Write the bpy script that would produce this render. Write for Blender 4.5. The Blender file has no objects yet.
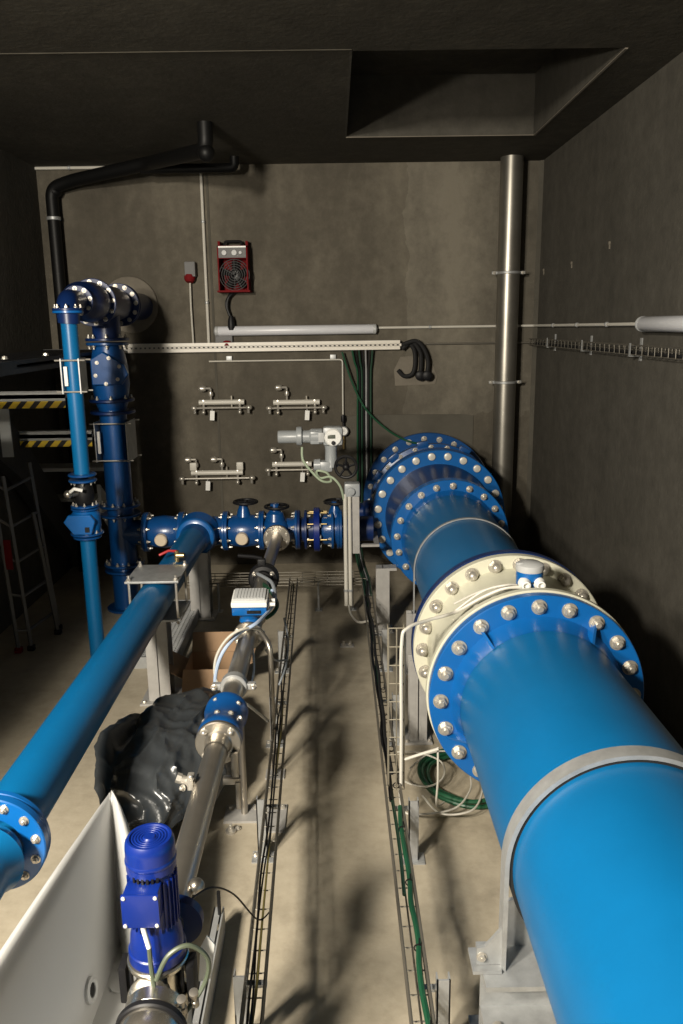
import bpy, bmesh, math, random
from mathutils import Vector, Matrix, Quaternion, noise
random.seed(7)
PI = math.pi
SC = bpy.context.scene
COL = SC.collection
V = Vector
D = 7.8          # back wall
CH = 3.75        # ceiling height
XL, XR = -2.66, 1.91
EYE = V((0, 0, 2.34))
FOC = 808.0

# ------------------------------------------------------------------ camera
M3 = (Matrix.Rotation(math.radians(-0.337), 3, 'Z') @ Matrix.Rotation(math.radians(90 - 13.104), 3, 'X')
      @ Matrix.Rotation(math.radians(-0.8), 3, 'Z'))
cd = bpy.data.cameras.new('camera'); cam = bpy.data.objects.new('camera', cd); COL.objects.link(cam)
cd.sensor_width = 36; cd.lens = FOC / 1024 * 36; cd.clip_start = 0.03; cd.clip_end = 60
cam.matrix_world = Matrix.Translation(EYE) @ M3.to_4x4()
SC.camera = cam

def at(px, py, y=None, z=None, x=None):
    """measure: the point of a real plane (a wall, the floor, a pipe's plane) seen at a photo position"""
    d = M3 @ V(((px - 341.5) / FOC, (512 - py) / FOC, -1.0))
    t = y / d.y if y is not None else ((z - EYE.z) / d.z if z is not None else x / d.x)
    return EYE + t * d

# ------------------------------------------------------------------ materials
MAT = {}
def mat(name, col, rough=0.5, metal=0.0, noise_amt=0.0, nscale=6.0, bump=0.0, bscale=40.0, dark=None, spec=0.5, coat=0.0, trans=0.0):
    m = bpy.data.materials.new(name); m.use_nodes = True
    nt = m.node_tree; b = nt.nodes['Principled BSDF']
    b.inputs['Base Color'].default_value = (*col, 1); b.inputs['Roughness'].default_value = rough
    b.inputs['Metallic'].default_value = metal
    b.inputs['Specular IOR Level'].default_value = spec
    if coat: b.inputs['Coat Weight'].default_value = coat; b.inputs['Coat Roughness'].default_value = 0.15
    if trans: b.inputs['Transmission Weight'].default_value = trans
    tc = nt.nodes.new('ShaderNodeTexCoord')
    if noise_amt or dark:
        n = nt.nodes.new('ShaderNodeTexNoise'); n.inputs['Scale'].default_value = nscale; n.inputs['Detail'].default_value = 8
        n.inputs['Roughness'].default_value = 0.62
        nt.links.new(tc.outputs['Object'], n.inputs['Vector'])
        r = nt.nodes.new('ShaderNodeValToRGB'); r.color_ramp.elements[0].position = 0.3; r.color_ramp.elements[1].position = 0.72
        d = dark or tuple(c * (1 - noise_amt) for c in col)
        r.color_ramp.elements[0].color = (*d, 1); r.color_ramp.elements[1].color = (*[min(1, c * (1 + noise_amt * .4)) for c in col], 1)
        nt.links.new(n.outputs['Fac'], r.inputs['Fac']); nt.links.new(r.outputs['Color'], b.inputs['Base Color'])
    if bump:
        n2 = nt.nodes.new('ShaderNodeTexNoise'); n2.inputs['Scale'].default_value = bscale; n2.inputs['Detail'].default_value = 6
        nt.links.new(tc.outputs['Object'], n2.inputs['Vector'])
        bp = nt.nodes.new('ShaderNodeBump'); bp.inputs['Strength'].default_value = bump; bp.inputs['Distance'].default_value = 0.01
        nt.links.new(n2.outputs['Fac'], bp.inputs['Height']); nt.links.new(bp.outputs['Normal'], b.inputs['Normal'])
    MAT[name] = m
    return m

mat('blue', (0.003, 0.100, 0.34), 0.33, noise_amt=.10, nscale=5, spec=.5, coat=.25)
mat('pipe_blue', (0.002, 0.118, 0.30), 0.36, noise_amt=.10, nscale=3, spec=.45, bump=.02, bscale=160)
mat('valve_blue', (0.004, 0.058, 0.21), 0.3, noise_amt=.12, nscale=12, bump=.05, bscale=90, coat=.2)
mat('deep_blue', (0.003, 0.017, 0.155), 0.32, noise_amt=.05, coat=.25)
mat('dark_blue', (0.004, 0.020, 0.095), 0.35, noise_amt=.1)
mat('cream', (0.56, 0.55, 0.44), 0.42, noise_amt=.07, nscale=8)
mat('white', (0.75, 0.75, 0.72), 0.4)
mat('diffuser', (0.62, 0.63, 0.66), 0.32)
mat('light_grey', (0.42, 0.43, 0.43), 0.45, noise_amt=.06)
mat('trunk_white', (0.72, 0.68, 0.60), 0.4, noise_amt=.05)
mat('actuator_grey', (0.30, 0.32, 0.33), 0.35, noise_amt=.05)
mat('galv', (0.42, 0.43, 0.43), 0.48, metal=.55, noise_amt=.22, nscale=16)
mat('galv_dull', (0.40, 0.39, 0.37), 0.58, metal=.35, noise_amt=.15, nscale=14)
mat('steel', (0.42, 0.39, 0.34), 0.34, metal=.9, noise_amt=.12, nscale=10)
mat('duct_steel', (0.30, 0.285, 0.25), 0.38, metal=.85, noise_amt=.2, nscale=4)
mat('bolt', (0.56, 0.53, 0.47), 0.33, metal=.65, noise_amt=.15, nscale=30)
mat('cap', (0.60, 0.58, 0.52), 0.35, metal=.2, noise_amt=.08)
mat('wire', (0.20, 0.185, 0.155), 0.45, metal=.7)
mat('wire_bright', (0.26, 0.235, 0.18), 0.45, metal=.5)
mat('black', (0.007, 0.007, 0.008), 0.5, spec=.3)
mat('rubber', (0.015, 0.015, 0.015), 0.65, spec=.2)
mat('black_pipe', (0.004, 0.004, 0.004), 0.5, spec=.25)
mat('steel_bright', (0.62, 0.58, 0.50), 0.26, metal=.95, noise_amt=.1, nscale=10)
mat('green', (0.010, 0.065, 0.030), 0.4)
mat('dark_green', (0.012, 0.045, 0.025), 0.45)
mat('greenwhite', (0.35, 0.42, 0.30), 0.45)
mat('cable_grey', (0.30, 0.33, 0.36), 0.45)
mat('cable_olive', (0.075, 0.09, 0.06), 0.45)
mat('cable_white', (0.50, 0.48, 0.42), 0.45)
mat('cable_blue', (0.36, 0.45, 0.60), 0.45)
mat('ochre', (0.12, 0.10, 0.03), 0.45)
mat('red', (0.15, 0.008, 0.010), 0.75, noise_amt=.1, spec=.12)
mat('red_bright', (0.45, 0.03, 0.03), 0.4)
mat('panel_grey', (0.17, 0.17, 0.17), 0.6, spec=.2)
mat('screen', (0.10, 0.11, 0.09), 0.25)
mat('brass', (0.62, 0.47, 0.22), 0.3, metal=.9)
mat('port', (0.78, 0.66, 0.50), 0.4, metal=.2)
mat('conduit', (0.55, 0.53, 0.47), 0.42)
mat('platform_steel', (0.05, 0.05, 0.05), 0.6, metal=.3, noise_amt=.3, nscale=20)
mat('stair_grey', (0.40, 0.41, 0.40), 0.55)
mat('alu', (0.16, 0.155, 0.15), 0.5, metal=.5)
mat('card', (0.33, 0.21, 0.12), 0.8, noise_amt=.12, nscale=5)
mat('tub', (0.46, 0.46, 0.45), 0.35, noise_amt=.03, nscale=2, spec=.5)
mat('plaster', (0.17, 0.15, 0.118), 0.85, noise_amt=.2, nscale=7, bump=.15)
mat('joint', (0.085, 0.078, 0.061), 0.9, noise_amt=.3, nscale=3)

def concrete(name, c0, c1, c2, scale=(1, 1, 1), bump=.18, rough=.85, streak=0.5, patch=False):
    m = bpy.data.materials.new(name); m.use_nodes = True
    nt = m.node_tree; b = nt.nodes['Principled BSDF']; L = nt.links.new
    b.inputs['Roughness'].default_value = rough; b.inputs['Specular IOR Level'].default_value = .25
    tc = nt.nodes.new('ShaderNodeTexCoord'); mp = nt.nodes.new('ShaderNodeMapping'); mp.inputs['Scale'].default_value = scale
    L(tc.outputs['Object'], mp.inputs['Vector'])
    n1 = nt.nodes.new('ShaderNodeTexNoise'); n1.inputs['Scale'].default_value = 1.1; n1.inputs['Detail'].default_value = 9; n1.inputs['Roughness'].default_value = .62
    n2 = nt.nodes.new('ShaderNodeTexNoise'); n2.inputs['Scale'].default_value = 9; n2.inputs['Detail'].default_value = 8; n2.inputs['Roughness'].default_value = .7
    L(mp.outputs[0], n1.inputs['Vector']); L(tc.outputs['Object'], n2.inputs['Vector'])
    mx = nt.nodes.new('ShaderNodeMath'); mx.operation = 'MULTIPLY_ADD'; mx.inputs[1].default_value = streak; L(n1.outputs['Fac'], mx.inputs[0])
    m2 = nt.nodes.new('ShaderNodeMath'); m2.operation = 'MULTIPLY'; m2.inputs[1].default_value = 1 - streak; L(n2.outputs['Fac'], m2.inputs[0])
    L(m2.outputs[0], mx.inputs[2])
    r = nt.nodes.new('ShaderNodeValToRGB'); e = r.color_ramp.elements
    e[0].position = .34; e[0].color = (*c0, 1); e[1].position = .66; e[1].color = (*c2, 1)
    k = e.new(.5); k.color = (*c1, 1)
    L(mx.outputs[0], r.inputs['Fac']); L(r.outputs['Color'], b.inputs['Base Color'])
    bp = nt.nodes.new('ShaderNodeBump'); bp.inputs['Strength'].default_value = bump; bp.inputs['Distance'].default_value = .02
    n3 = nt.nodes.new('ShaderNodeTexNoise'); n3.inputs['Scale'].default_value = 30; n3.inputs['Detail'].default_value = 8
    L(tc.outputs['Object'], n3.inputs['Vector']); L(n3.outputs['Fac'], bp.inputs['Height']); L(bp.outputs['Normal'], b.inputs['Normal'])
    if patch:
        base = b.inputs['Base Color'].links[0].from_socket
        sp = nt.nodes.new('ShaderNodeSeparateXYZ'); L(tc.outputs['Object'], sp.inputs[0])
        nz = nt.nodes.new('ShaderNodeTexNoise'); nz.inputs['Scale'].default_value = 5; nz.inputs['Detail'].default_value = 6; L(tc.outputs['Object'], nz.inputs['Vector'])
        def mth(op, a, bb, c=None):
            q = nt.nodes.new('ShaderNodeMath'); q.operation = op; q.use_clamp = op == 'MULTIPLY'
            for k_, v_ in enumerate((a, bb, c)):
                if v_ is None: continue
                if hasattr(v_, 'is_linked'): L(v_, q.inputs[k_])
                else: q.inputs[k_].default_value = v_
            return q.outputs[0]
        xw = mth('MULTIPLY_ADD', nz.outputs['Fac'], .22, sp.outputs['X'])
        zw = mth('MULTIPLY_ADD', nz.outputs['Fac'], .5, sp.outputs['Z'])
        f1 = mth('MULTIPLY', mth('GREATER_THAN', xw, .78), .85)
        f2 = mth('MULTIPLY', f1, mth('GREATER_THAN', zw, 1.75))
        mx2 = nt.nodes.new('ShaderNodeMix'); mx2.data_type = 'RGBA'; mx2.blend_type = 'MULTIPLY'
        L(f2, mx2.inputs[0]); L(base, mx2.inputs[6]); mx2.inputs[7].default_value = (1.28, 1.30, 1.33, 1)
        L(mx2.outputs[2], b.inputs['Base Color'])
    MAT[name] = m
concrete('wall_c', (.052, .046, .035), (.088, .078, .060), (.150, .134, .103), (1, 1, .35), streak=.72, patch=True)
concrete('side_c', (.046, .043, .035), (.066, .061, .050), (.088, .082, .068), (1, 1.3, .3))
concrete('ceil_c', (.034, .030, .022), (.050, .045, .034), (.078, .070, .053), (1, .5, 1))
concrete('floor_c', (.27, .235, .175), (.37, .325, .245), (.44, .39, .30), (1, 1, 1), bump=.08, rough=.6)

def stripes():
    m = bpy.data.materials.new('hazard'); m.use_nodes = True
    nt = m.node_tree; b = nt.nodes['Principled BSDF']; L = nt.links.new; b.inputs['Roughness'].default_value = .5
    tc = nt.nodes.new('ShaderNodeTexCoord'); sp = nt.nodes.new('ShaderNodeSeparateXYZ'); L(tc.outputs['Object'], sp.inputs[0])
    a = nt.nodes.new('ShaderNodeMath'); a.operation = 'MULTIPLY_ADD'; a.inputs[1].default_value = -0.9; L(sp.outputs['Z'], a.inputs[0]); L(sp.outputs['X'], a.inputs[2])
    f = nt.nodes.new('ShaderNodeMath'); f.operation = 'MULTIPLY'; f.inputs[1].default_value = 1 / .100; L(a.outputs[0], f.inputs[0])
    g = nt.nodes.new('ShaderNodeMath'); g.operation = 'FRACT'; L(f.outputs[0], g.inputs[0])
    h = nt.nodes.new('ShaderNodeMath'); h.operation = 'GREATER_THAN'; h.inputs[1].default_value = .46; L(g.outputs[0], h.inputs[0])
    x = nt.nodes.new('ShaderNodeMix'); x.data_type = 'RGBA'; L(h.outputs[0], x.inputs[0])
    x.inputs[6].default_value = (.012, .012, .012, 1); x.inputs[7].default_value = (.80, .55, .03, 1)
    L(x.outputs[2], b.inputs['Base Color']); MAT['hazard'] = m
stripes()

def bagmat():
    m = mat('bag', (.036, .040, .043), .30, spec=.6)
    nt = m.node_tree; b = nt.nodes['Principled BSDF']; tc = nt.nodes.new('ShaderNodeTexCoord')
    n = nt.nodes.new('ShaderNodeTexNoise'); n.inputs['Scale'].default_value = 6; n.inputs['Detail'].default_value = 4; n.inputs['Distortion'].default_value = 1.5
    nt.links.new(tc.outputs['Object'], n.inputs['Vector'])
    bp = nt.nodes.new('ShaderNodeBump'); bp.inputs['Strength'].default_value = .35; bp.inputs['Distance'].default_value = .015
    nt.links.new(n.outputs['Fac'], bp.inputs['Height']); nt.links.new(bp.outputs['Normal'], b.inputs['Normal'])
bagmat()

# ------------------------------------------------------------------ mesh builder
def frame(axis):
    a = V(axis).normalized()
    u = V((0, 0, 1)) if abs(a.z) < .9 else V((1, 0, 0))
    s = a.cross(u).normalized(); t = s.cross(a).normalized()
    return a, s, t
ORG = {}
class MB:
    def __init__(s): s.bm = bmesh.new()
    def lathe(s, prof, o=(0, 0, 0), axis=(0, 0, 1), seg=32, caps=True, closed=False):
        """prof = [(radius, distance along axis)]"""
        a, p, q = frame(axis); o = V(o); rings = []
        for r, t in prof:
            c = o + a * t
            if r < 1e-6: rings.append([s.bm.verts.new(c)])
            else: rings.append([s.bm.verts.new(c + (p * math.cos(2 * PI * k / seg) + q * math.sin(2 * PI * k / seg)) * r) for k in range(seg)])
        pairs = list(zip(rings, rings[1:]))
        if closed: pairs.append((rings[-1], rings[0]))
        for A, B in pairs:
            for k in range(seg):
                l = (k + 1) % seg
                if len(A) == 1 and len(B) == 1: continue
                if len(A) == 1: f = [A[0], B[l], B[k]]
                elif len(B) == 1: f = [A[k], A[l], B[0]]
                else: f = [A[k], A[l], B[l], B[k]]
                try: s.bm.faces.new(f)
                except ValueError: pass
        if caps and not closed:
            for R in (rings[0], rings[-1]):
                if len(R) > 1: s.bm.faces.new(R)
        return s
    def cyl(s, p0, p1, r, seg=24, r2=None):
        p0, p1 = V(p0), V(p1); d = p1 - p0
        return s.lathe([(r, 0), (r if r2 is None else r2, d.length)], p0, d, seg)
    def ring(s, o, axis, ro, ri, t, seg=48, ch=.004):
        """flat ring with chamfered rims, from o along axis by t"""
        c = min(ch, t * .3)
        return s.lathe([(ri, 0), (ro - c, 0), (ro, c), (ro, t - c), (ro - c, t), (ri, t)], o, axis, seg, closed=True)
    def tube(s, pts, r, seg=8, fillet=0.0, fs=6, closed=False, radii=None):
        P = [V(p) for p in pts]
        if fillet and len(P) > 2:
            Q = [P[0]]
            for i in range(1, len(P) - 1):
                a, b, c = P[i - 1], P[i], P[i + 1]; d1, d2 = (a - b), (c - b)
                f = min(fillet, d1.length * .49, d2.length * .49)
                e1, e2 = b + d1.normalized() * f, b + d2.normalized() * f
                for k in range(fs + 1):
                    t = k / fs; Q.append((1 - t) ** 2 * e1 + 2 * t * (1 - t) * b + t * t * e2)
            Q.append(P[-1]); P = Q
        n = len(P); up = None; rings = []
        for i in range(n):
            if closed: t = P[(i + 1) % n] - P[i - 1]
            else: t = P[min(i + 1, n - 1)] - P[max(i - 1, 0)]
            if t.length < 1e-9: t = V((0, 0, 1))
            t.normalize()
            if up is None:
                _, u, w = frame(t)
            else:
                u = up - t * up.dot(t)
                if u.length < 1e-6: _, u, w = frame(t)
                u.normalize()
            w = t.cross(u); up = u
            rr = radii[i] if radii else r
            rings.append([s.bm.verts.new(P[i] + (u * math.cos(2 * PI * k / seg) + w * math.sin(2 * PI * k / seg)) * rr) for k in range(seg)])
        for i in range(n if closed else n - 1):
            A, B = rings[i], rings[(i + 1) % n]
            for k in range(seg):
                l = (k + 1) % seg
                s.bm.faces.new([A[k], A[l], B[l], B[k]])
        if not closed: s.bm.faces.new(rings[0][::-1]); s.bm.faces.new(rings[-1])
        return s
    def curve(s, pts, r, seg=8, sub=8, closed=False):
        """tube through a smooth (Catmull-Rom) line"""
        P = [V(p) for p in pts]; n = len(P); Q = []
        for i in range(n if closed else n - 1):
            if closed: p0, p1, p2, p3 = P[i - 1], P[i], P[(i + 1) % n], P[(i + 2) % n]
            else: p0, p1, p2, p3 = P[max(i - 1, 0)], P[i], P[i + 1], P[min(i + 2, n - 1)]
            for k in range(sub):
                t = k / sub
                Q.append(.5 * ((2 * p1) + (p2 - p0) * t + (2 * p0 - 5 * p1 + 4 * p2 - p3) * t * t + (3 * p1 - p0 - 3 * p2 + p3) * t ** 3))
        if not closed: Q.append(P[-1])
        return s.tube(Q, r, seg, closed=closed)
    def box(s, c, size, rot=None, bev=0.0):
        c = V(c); h = V(size) * .5; vs = []
        for x in (-1, 1):
            for y in (-1, 1):
                for z in (-1, 1):
                    p = V((x * h.x, y * h.y, z * h.z))
                    if rot is not None: p = rot @ p
                    vs.append(s.bm.verts.new(c + p))
        F = [(0, 1, 3, 2), (4, 6, 7, 5), (0, 4, 5, 1), (2, 3, 7, 6), (0, 2, 6, 4), (1, 5, 7, 3)]
        fs = [s.bm.faces.new([vs[i] for i in f]) for f in F]
        if bev:
            es = list({e for f in fs for e in f.edges})
            bmesh.ops.bevel(s.bm, geom=es, offset=bev, segments=2, affect='EDGES', profile=.6)
        return s
    def mm(s, a, b, bev=0.0):
        a, b = V(a), V(b)
        return s.box((a + b) / 2, [abs(x) for x in (b - a)], None, bev)
    def prism(s, poly, vec):
        A = [s.bm.verts.new(V(p)) for p in poly]; B = [s.bm.verts.new(V(p) + V(vec)) for p in poly]; n = len(A)
        s.bm.faces.new(A[::-1]); s.bm.faces.new(B)
        for k in range(n): s.bm.faces.new([A[k], A[(k + 1) % n], B[(k + 1) % n], B[k]])
        return s
    def sph(s, c, r, seg=16, sc=(1, 1, 1)):
        m = Matrix.Translation(V(c)) @ Matrix.Diagonal((*sc, 1))
        bmesh.ops.create_uvsphere(s.bm, u_segments=seg, v_segments=seg // 2, radius=r, matrix=m); return s
    def torus(s, c, axis, R, r, seg=32, rs=8):
        a, p, q = frame(axis); c = V(c)
        return s.tube([c + (p * math.cos(2 * PI * k / seg) + q * math.sin(2 * PI * k / seg)) * R for k in range(seg)], r, rs, closed=True)
    def o(s, name, m, parent=None, sharp=35, kind=None, bevel=0.0):
        bm = s.bm
        bmesh.ops.remove_doubles(bm, verts=bm.verts, dist=1e-6)
        bmesh.ops.recalc_face_normals(bm, faces=bm.faces)
        xs = [v.co for v in bm.verts]
        lo = V([min(v[i] for v in xs) for i in range(3)]); hi = V([max(v[i] for v in xs) for i in range(3)])
        c = (lo + hi) / 2
        if parent is None: c.z = lo.z
        if kind == 'structure': c = V((0, 0, 0))
        bmesh.ops.translate(bm, verts=bm.verts, vec=-c)
        me = bpy.data.meshes.new(name); bm.to_mesh(me); bm.free()
        for p in me.polygons: p.use_smooth = True
        me.set_sharp_from_angle(angle=math.radians(sharp))
        me.materials.append(MAT[m])
        ob = bpy.data.objects.new(name, me); COL.objects.link(ob)
        ORG[ob.name] = c
        if parent is not None:
            ob.parent = parent; ob.location = c - ORG[parent.name]
        else: ob.location = c
        if kind: ob['kind'] = kind
        if bevel:
            md = ob.modifiers.new('edge', 'BEVEL'); md.width = bevel; md.segments = 2; md.limit_method = 'ANGLE'
        return ob

def T(name, label, cat, loc, group=None):
    e = bpy.data.objects.new(name, None); COL.objects.link(e); e.empty_display_size = .1
    e.location = V(loc); ORG[e.name] = V(loc)
    e['label'] = label; e['category'] = cat
    if group: e['group'] = group
    return e
def tag(o, label, cat, group=None, kind=None):
    o['label'] = label; o['category'] = cat
    if group: o['group'] = group
    if kind: o['kind'] = kind
    return o

# shared small meshes, axis +z, unit size
def proto(fn, m):
    b = MB(); fn(b)
    bmesh.ops.recalc_face_normals(b.bm, faces=b.bm.faces)
    me = bpy.data.meshes.new('hardware'); b.bm.to_mesh(me); b.bm.free()
    for p in me.polygons: p.use_smooth = True
    me.set_sharp_from_angle(angle=math.radians(35)); me.materials.append(MAT[m]); return me
def _hex(b):
    b.lathe([(1.45, 0), (1.45, .22)], seg=20); b.lathe([(1.08, .22), (1.08, .95), (.95, 1.08)], seg=6)
    b.lathe([(.58, 1.0), (.58, 1.5), (.48, 1.6)], seg=12)
def _hexflat(b):
    b.lathe([(1.5, 0), (1.5, .25)], seg=20); b.lathe([(1.12, .25), (1.12, 1.0), (1.0, 1.15), (.5, 1.15)], seg=6)
    b.lathe([(.5, 1.1), (.5, 1.3)], seg=12)
def _dome(b):
    b.lathe([(1.35, 0), (1.35, .2)], seg=20); b.lathe([(1.12, .2), (1.12, .9)], seg=6)
    b.lathe([(.95, .9), (.92, 1.2), (.75, 1.6), (.45, 1.85), (0, 1.95)], seg=16)
def _cap(b): b.lathe([(1.2, 0), (1.2, .45), (1.1, .62), (.8, .72), (0, .74)], seg=24)
def _stud(b):
    b.lathe([(1.4, 0), (1.4, .2)], seg=18); b.lathe([(1.1, .2), (1.1, 1.1)], seg=6); b.lathe([(.62, 1.1), (.62, 2.3), (.5, 2.45)], seg=12)
PROTO = {'hex': proto(_hex, 'bolt'), 'hexflat': proto(_hexflat, 'bolt'), 'dome': proto(_dome, 'bolt'), 'cap': proto(_cap, 'cap'), 'stud': proto(_stud, 'bolt'),
         'capdark': proto(_cap, 'galv')}
def hw(kind, parent, p, axis, s, name='bolt'):
    o = bpy.data.objects.new(name, PROTO[kind]); COL.objects.link(o)
    o.parent = parent; o.location = V(p) - ORG[parent.name]
    o.rotation_mode = 'QUATERNION'; o.rotation_quaternion = V(axis).to_track_quat('Z', 'Y') @ Quaternion((0, 0, 1), random.random())
    o.scale = (s, s, s); ORG[o.name] = V(p); return o
def bolts(kind, parent, c, axis, R, n, s, ph=0.0, name='bolt'):
    """n bolts on a circle; ph is degrees from straight right, counted anticlockwise as the camera sees it for an axis facing -y"""
    c = V(c); a = V(axis).normalized()
    if abs(a.y) > .9: p, q = V((1, 0, 0)), V((0, 0, 1))
    elif abs(a.x) > .9: p, q = V((0, 1, 0)), V((0, 0, 1))
    else: p, q = V((1, 0, 0)), V((0, 1, 0))
    for k in range(n):
        t = math.radians(ph) + 2 * PI * k / n
        hw(kind, parent, c + (p * math.cos(t) + q * math.sin(t)) * R, a, s, name)

# ------------------------------------------------------------------ setting
def struct(b, name, m): return b.o(name, m, None, kind='structure')
YB = -3.2
struct(MB().mm((XL - .3, YB - .3, -.2), (XR + .3, D + .3, 0)), 'floor', 'floor_c')
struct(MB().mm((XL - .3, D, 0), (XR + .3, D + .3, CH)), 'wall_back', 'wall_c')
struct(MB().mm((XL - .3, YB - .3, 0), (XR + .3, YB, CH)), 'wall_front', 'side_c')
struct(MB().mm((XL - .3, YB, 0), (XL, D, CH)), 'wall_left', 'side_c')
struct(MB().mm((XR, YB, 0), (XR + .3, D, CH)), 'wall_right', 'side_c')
# ceiling with a recess
RX0, RX1, RY0, RY1, RZ = .115, 1.57, 4.73, 6.75, CH + .43
b = MB()
b.mm((XL - .3, YB - .3, CH), (RX0, D + .3, CH + .6)); b.mm((RX1, YB - .3, CH), (XR + .3, D + .3, CH + .6))
b.mm((RX0, YB - .3, CH), (RX1, RY0, CH + .6)); b.mm((RX0, RY1, CH), (RX1, D + .3, CH + .6)); b.mm((RX0, RY0, RZ), (RX1, RY1, CH + .6))
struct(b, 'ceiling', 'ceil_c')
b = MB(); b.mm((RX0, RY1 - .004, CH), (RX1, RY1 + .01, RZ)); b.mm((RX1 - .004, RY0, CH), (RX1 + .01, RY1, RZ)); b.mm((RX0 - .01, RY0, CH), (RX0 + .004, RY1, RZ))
struct(b, 'lit_recess_liner', 'side_c')  # added liner: light on the recess faces is put into its paler concrete
# form-board joint across the ceiling, and a chamfer strip along the recess edge
struct(MB().mm((XL, 4.70, CH - .004), (RX0, 4.715, CH + .01)), 'trim_1', 'ceil_c')
b = MB(); b.mm((RX0, RY1, CH - .006), (RX1 + .02, RY1 + .018, CH + .01)); b.mm((RX1, RY0, CH - .006), (RX1 + .016, RY1, CH + .01))
struct(b, 'trim_2', 'plaster')
# vertical form joint on the back wall, corner chamfer at right, mortar patch round the large pipe
b = MB(); b.mm((-1.14, D - .006, .3), (-1.118, D + .01, 3.75)); struct(b, 'trim_3', 'joint')
b = MB(); b.prism([(XR - .035, D, 0), (XR, D, 0), (XR, D - .035, 0)], (0, 0, CH)); struct(b, 'trim_4', 'joint')
b = MB(); b.prism([(.10, D, .1), (1.33, D, .1), (1.33, D, 1.46), (1.25, D, 1.475), (.29, D, 1.485), (.1, D, 1.47)], (0, -.014, 0)); struct(b, 'trim_5', 'joint')
c = at(130, 305, y=D - .02)
struct(MB().lathe([(.26, 0), (.255, .03), (.24, .04), (.0, .04)], (c.x, D + .005, c.z), (0, -1, 0), 48), 'trim_6', 'plaster')

# ------------------------------------------------------------------ the large pipeline on the right
AX, AZ = .87, .72
def ap(y): return (AX, y, AZ)
R1 = .352
# near pipe
t = T('pipe_section', 'widest bright blue pipe running along the right side into the foreground', 'pipe', (AX, 1.5, 0))
MB().lathe([(R1, 0), (R1, 4.45)], (AX, -1.2, AZ), (0, 1, 0), 96).o('barrel', 'pipe_blue', t)
fl = MB().ring((AX, 3.28, AZ), (0, 1, 0), .475, R1 - .005, .05, 96).lathe([(R1 + .001, -.10), (R1 + .012, -.03), (R1 + .03, .002), (R1 - .003, .01)], (AX, 3.28, AZ), (0, 1, 0), 96, closed=True).o('flange', 'blue', t)
bolts('hex', t, (AX, 3.28, AZ), (0, -1, 0), .425, 20, .0235, 19)
for a in (56, 128, 205):
    ca, sa = math.cos(math.radians(a)), math.sin(math.radians(a)); r = V((ca, 0, sa)); n = V((-sa, 0, ca))
    p = [V(ap(3.28)) + r * R1 - n * .006, V(ap(3.28)) + r * (R1 + .085) - n * .006, V(ap(3.17)) + r * (R1 + .004) - n * .006]
    MB().prism(p, n * .012).o('gusset', 'blue', t)
# flow meter
t = T('flow_meter', 'cream ring shaped flow meter clamped between two big blue flanges of the wide pipe', 'flow meter', (AX, 3.55, 0))
MB().lathe([(R1, 0), (.44, .0), (.43, .12), (.41, .24), (.41, .38), (.425, .475), (R1, .475)], (AX, 3.37, AZ), (0, 1, 0), 96, closed=True).o('body', 'cream', t)
MB().ring((AX, 3.332, AZ), (0, 1, 0), .482, R1, .04, 96).o('front_flange', 'cream', t)
MB().ring((AX, 3.84, AZ), (0, 1, 0), .49, R1, .05, 96).o('rear_flange', 'cream', t)
bolts('dome', t, (AX, 3.84, AZ), (0, -1, 0), .445, 23, .0265, 7.5, 'dome_nut')
tr = MB().lathe([(.046, 0), (.046, .03), (.056, .035), (.058, .085)], (AX + .0, 3.50, AZ + .40), (0, 0, 1), 28).o('transmitter', 'cream', t)
MB().lathe([(.059, 0), (.061, .05), (.06, .068)], (AX + .0, 3.50, AZ + .455), (0, 0, 1), 28).o('transmitter_band', 'blue', t)
MB().lathe([(.062, 0), (.065, .01), (.063, .03), (.045, .04), (0, .043)], (AX + .0, 3.50, AZ + .521), (0, 0, 1), 28).box((AX - .05, 3.49, AZ + .558), (.03, .02, .010)).o('transmitter_cap', 'light_grey', t)
for dx in (-.034, .032):
    MB().lathe([(.027, 0), (.027, .03), (.02, .04), (.02, .05), (.013, .052), (.013, .03), (0, .03)], (AX + .0 + dx, 3.462, AZ + .475), (0, -1, 0), 20).o('cable_gland', 'white', tr)
b = MB()
for i, (dx, dz) in enumerate([(-.012, .01), (.004, .012), (.012, -.004), (-.004, -.008), (-.014, -.012), (.008, -.016)]):
    b.box((AX + .0 + dx, 3.436, AZ + .468 + dz), (.011, .003, .008))
b.o('label_mark', 'black', tr)
for a in (70, 88, 100, 112, 124, 136, 150, 165, 180):
    ca, sa = math.cos(math.radians(a)), math.sin(math.radians(a))
    hw('cap', t, (AX + .4275 * ca, 3.49, AZ + .4275 * sa), (ca, 0, sa), .011, 'terminal_screw')
def meter_cable(off, r, name='signal_cable'):
    pts = []
    for a, y, k in ((92, 3.47, .0), (104, 3.48, .012), (118, 3.50, .004), (135, 3.50, .02), (150, 3.48, .012)):
        ca, sa = math.cos(math.radians(a)), math.sin(math.radians(a))
        pts.append(V((AX + (.445 + k + off) * ca, y + off * 2, AZ + (.445 + k + off) * sa)))
    return pts
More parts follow.
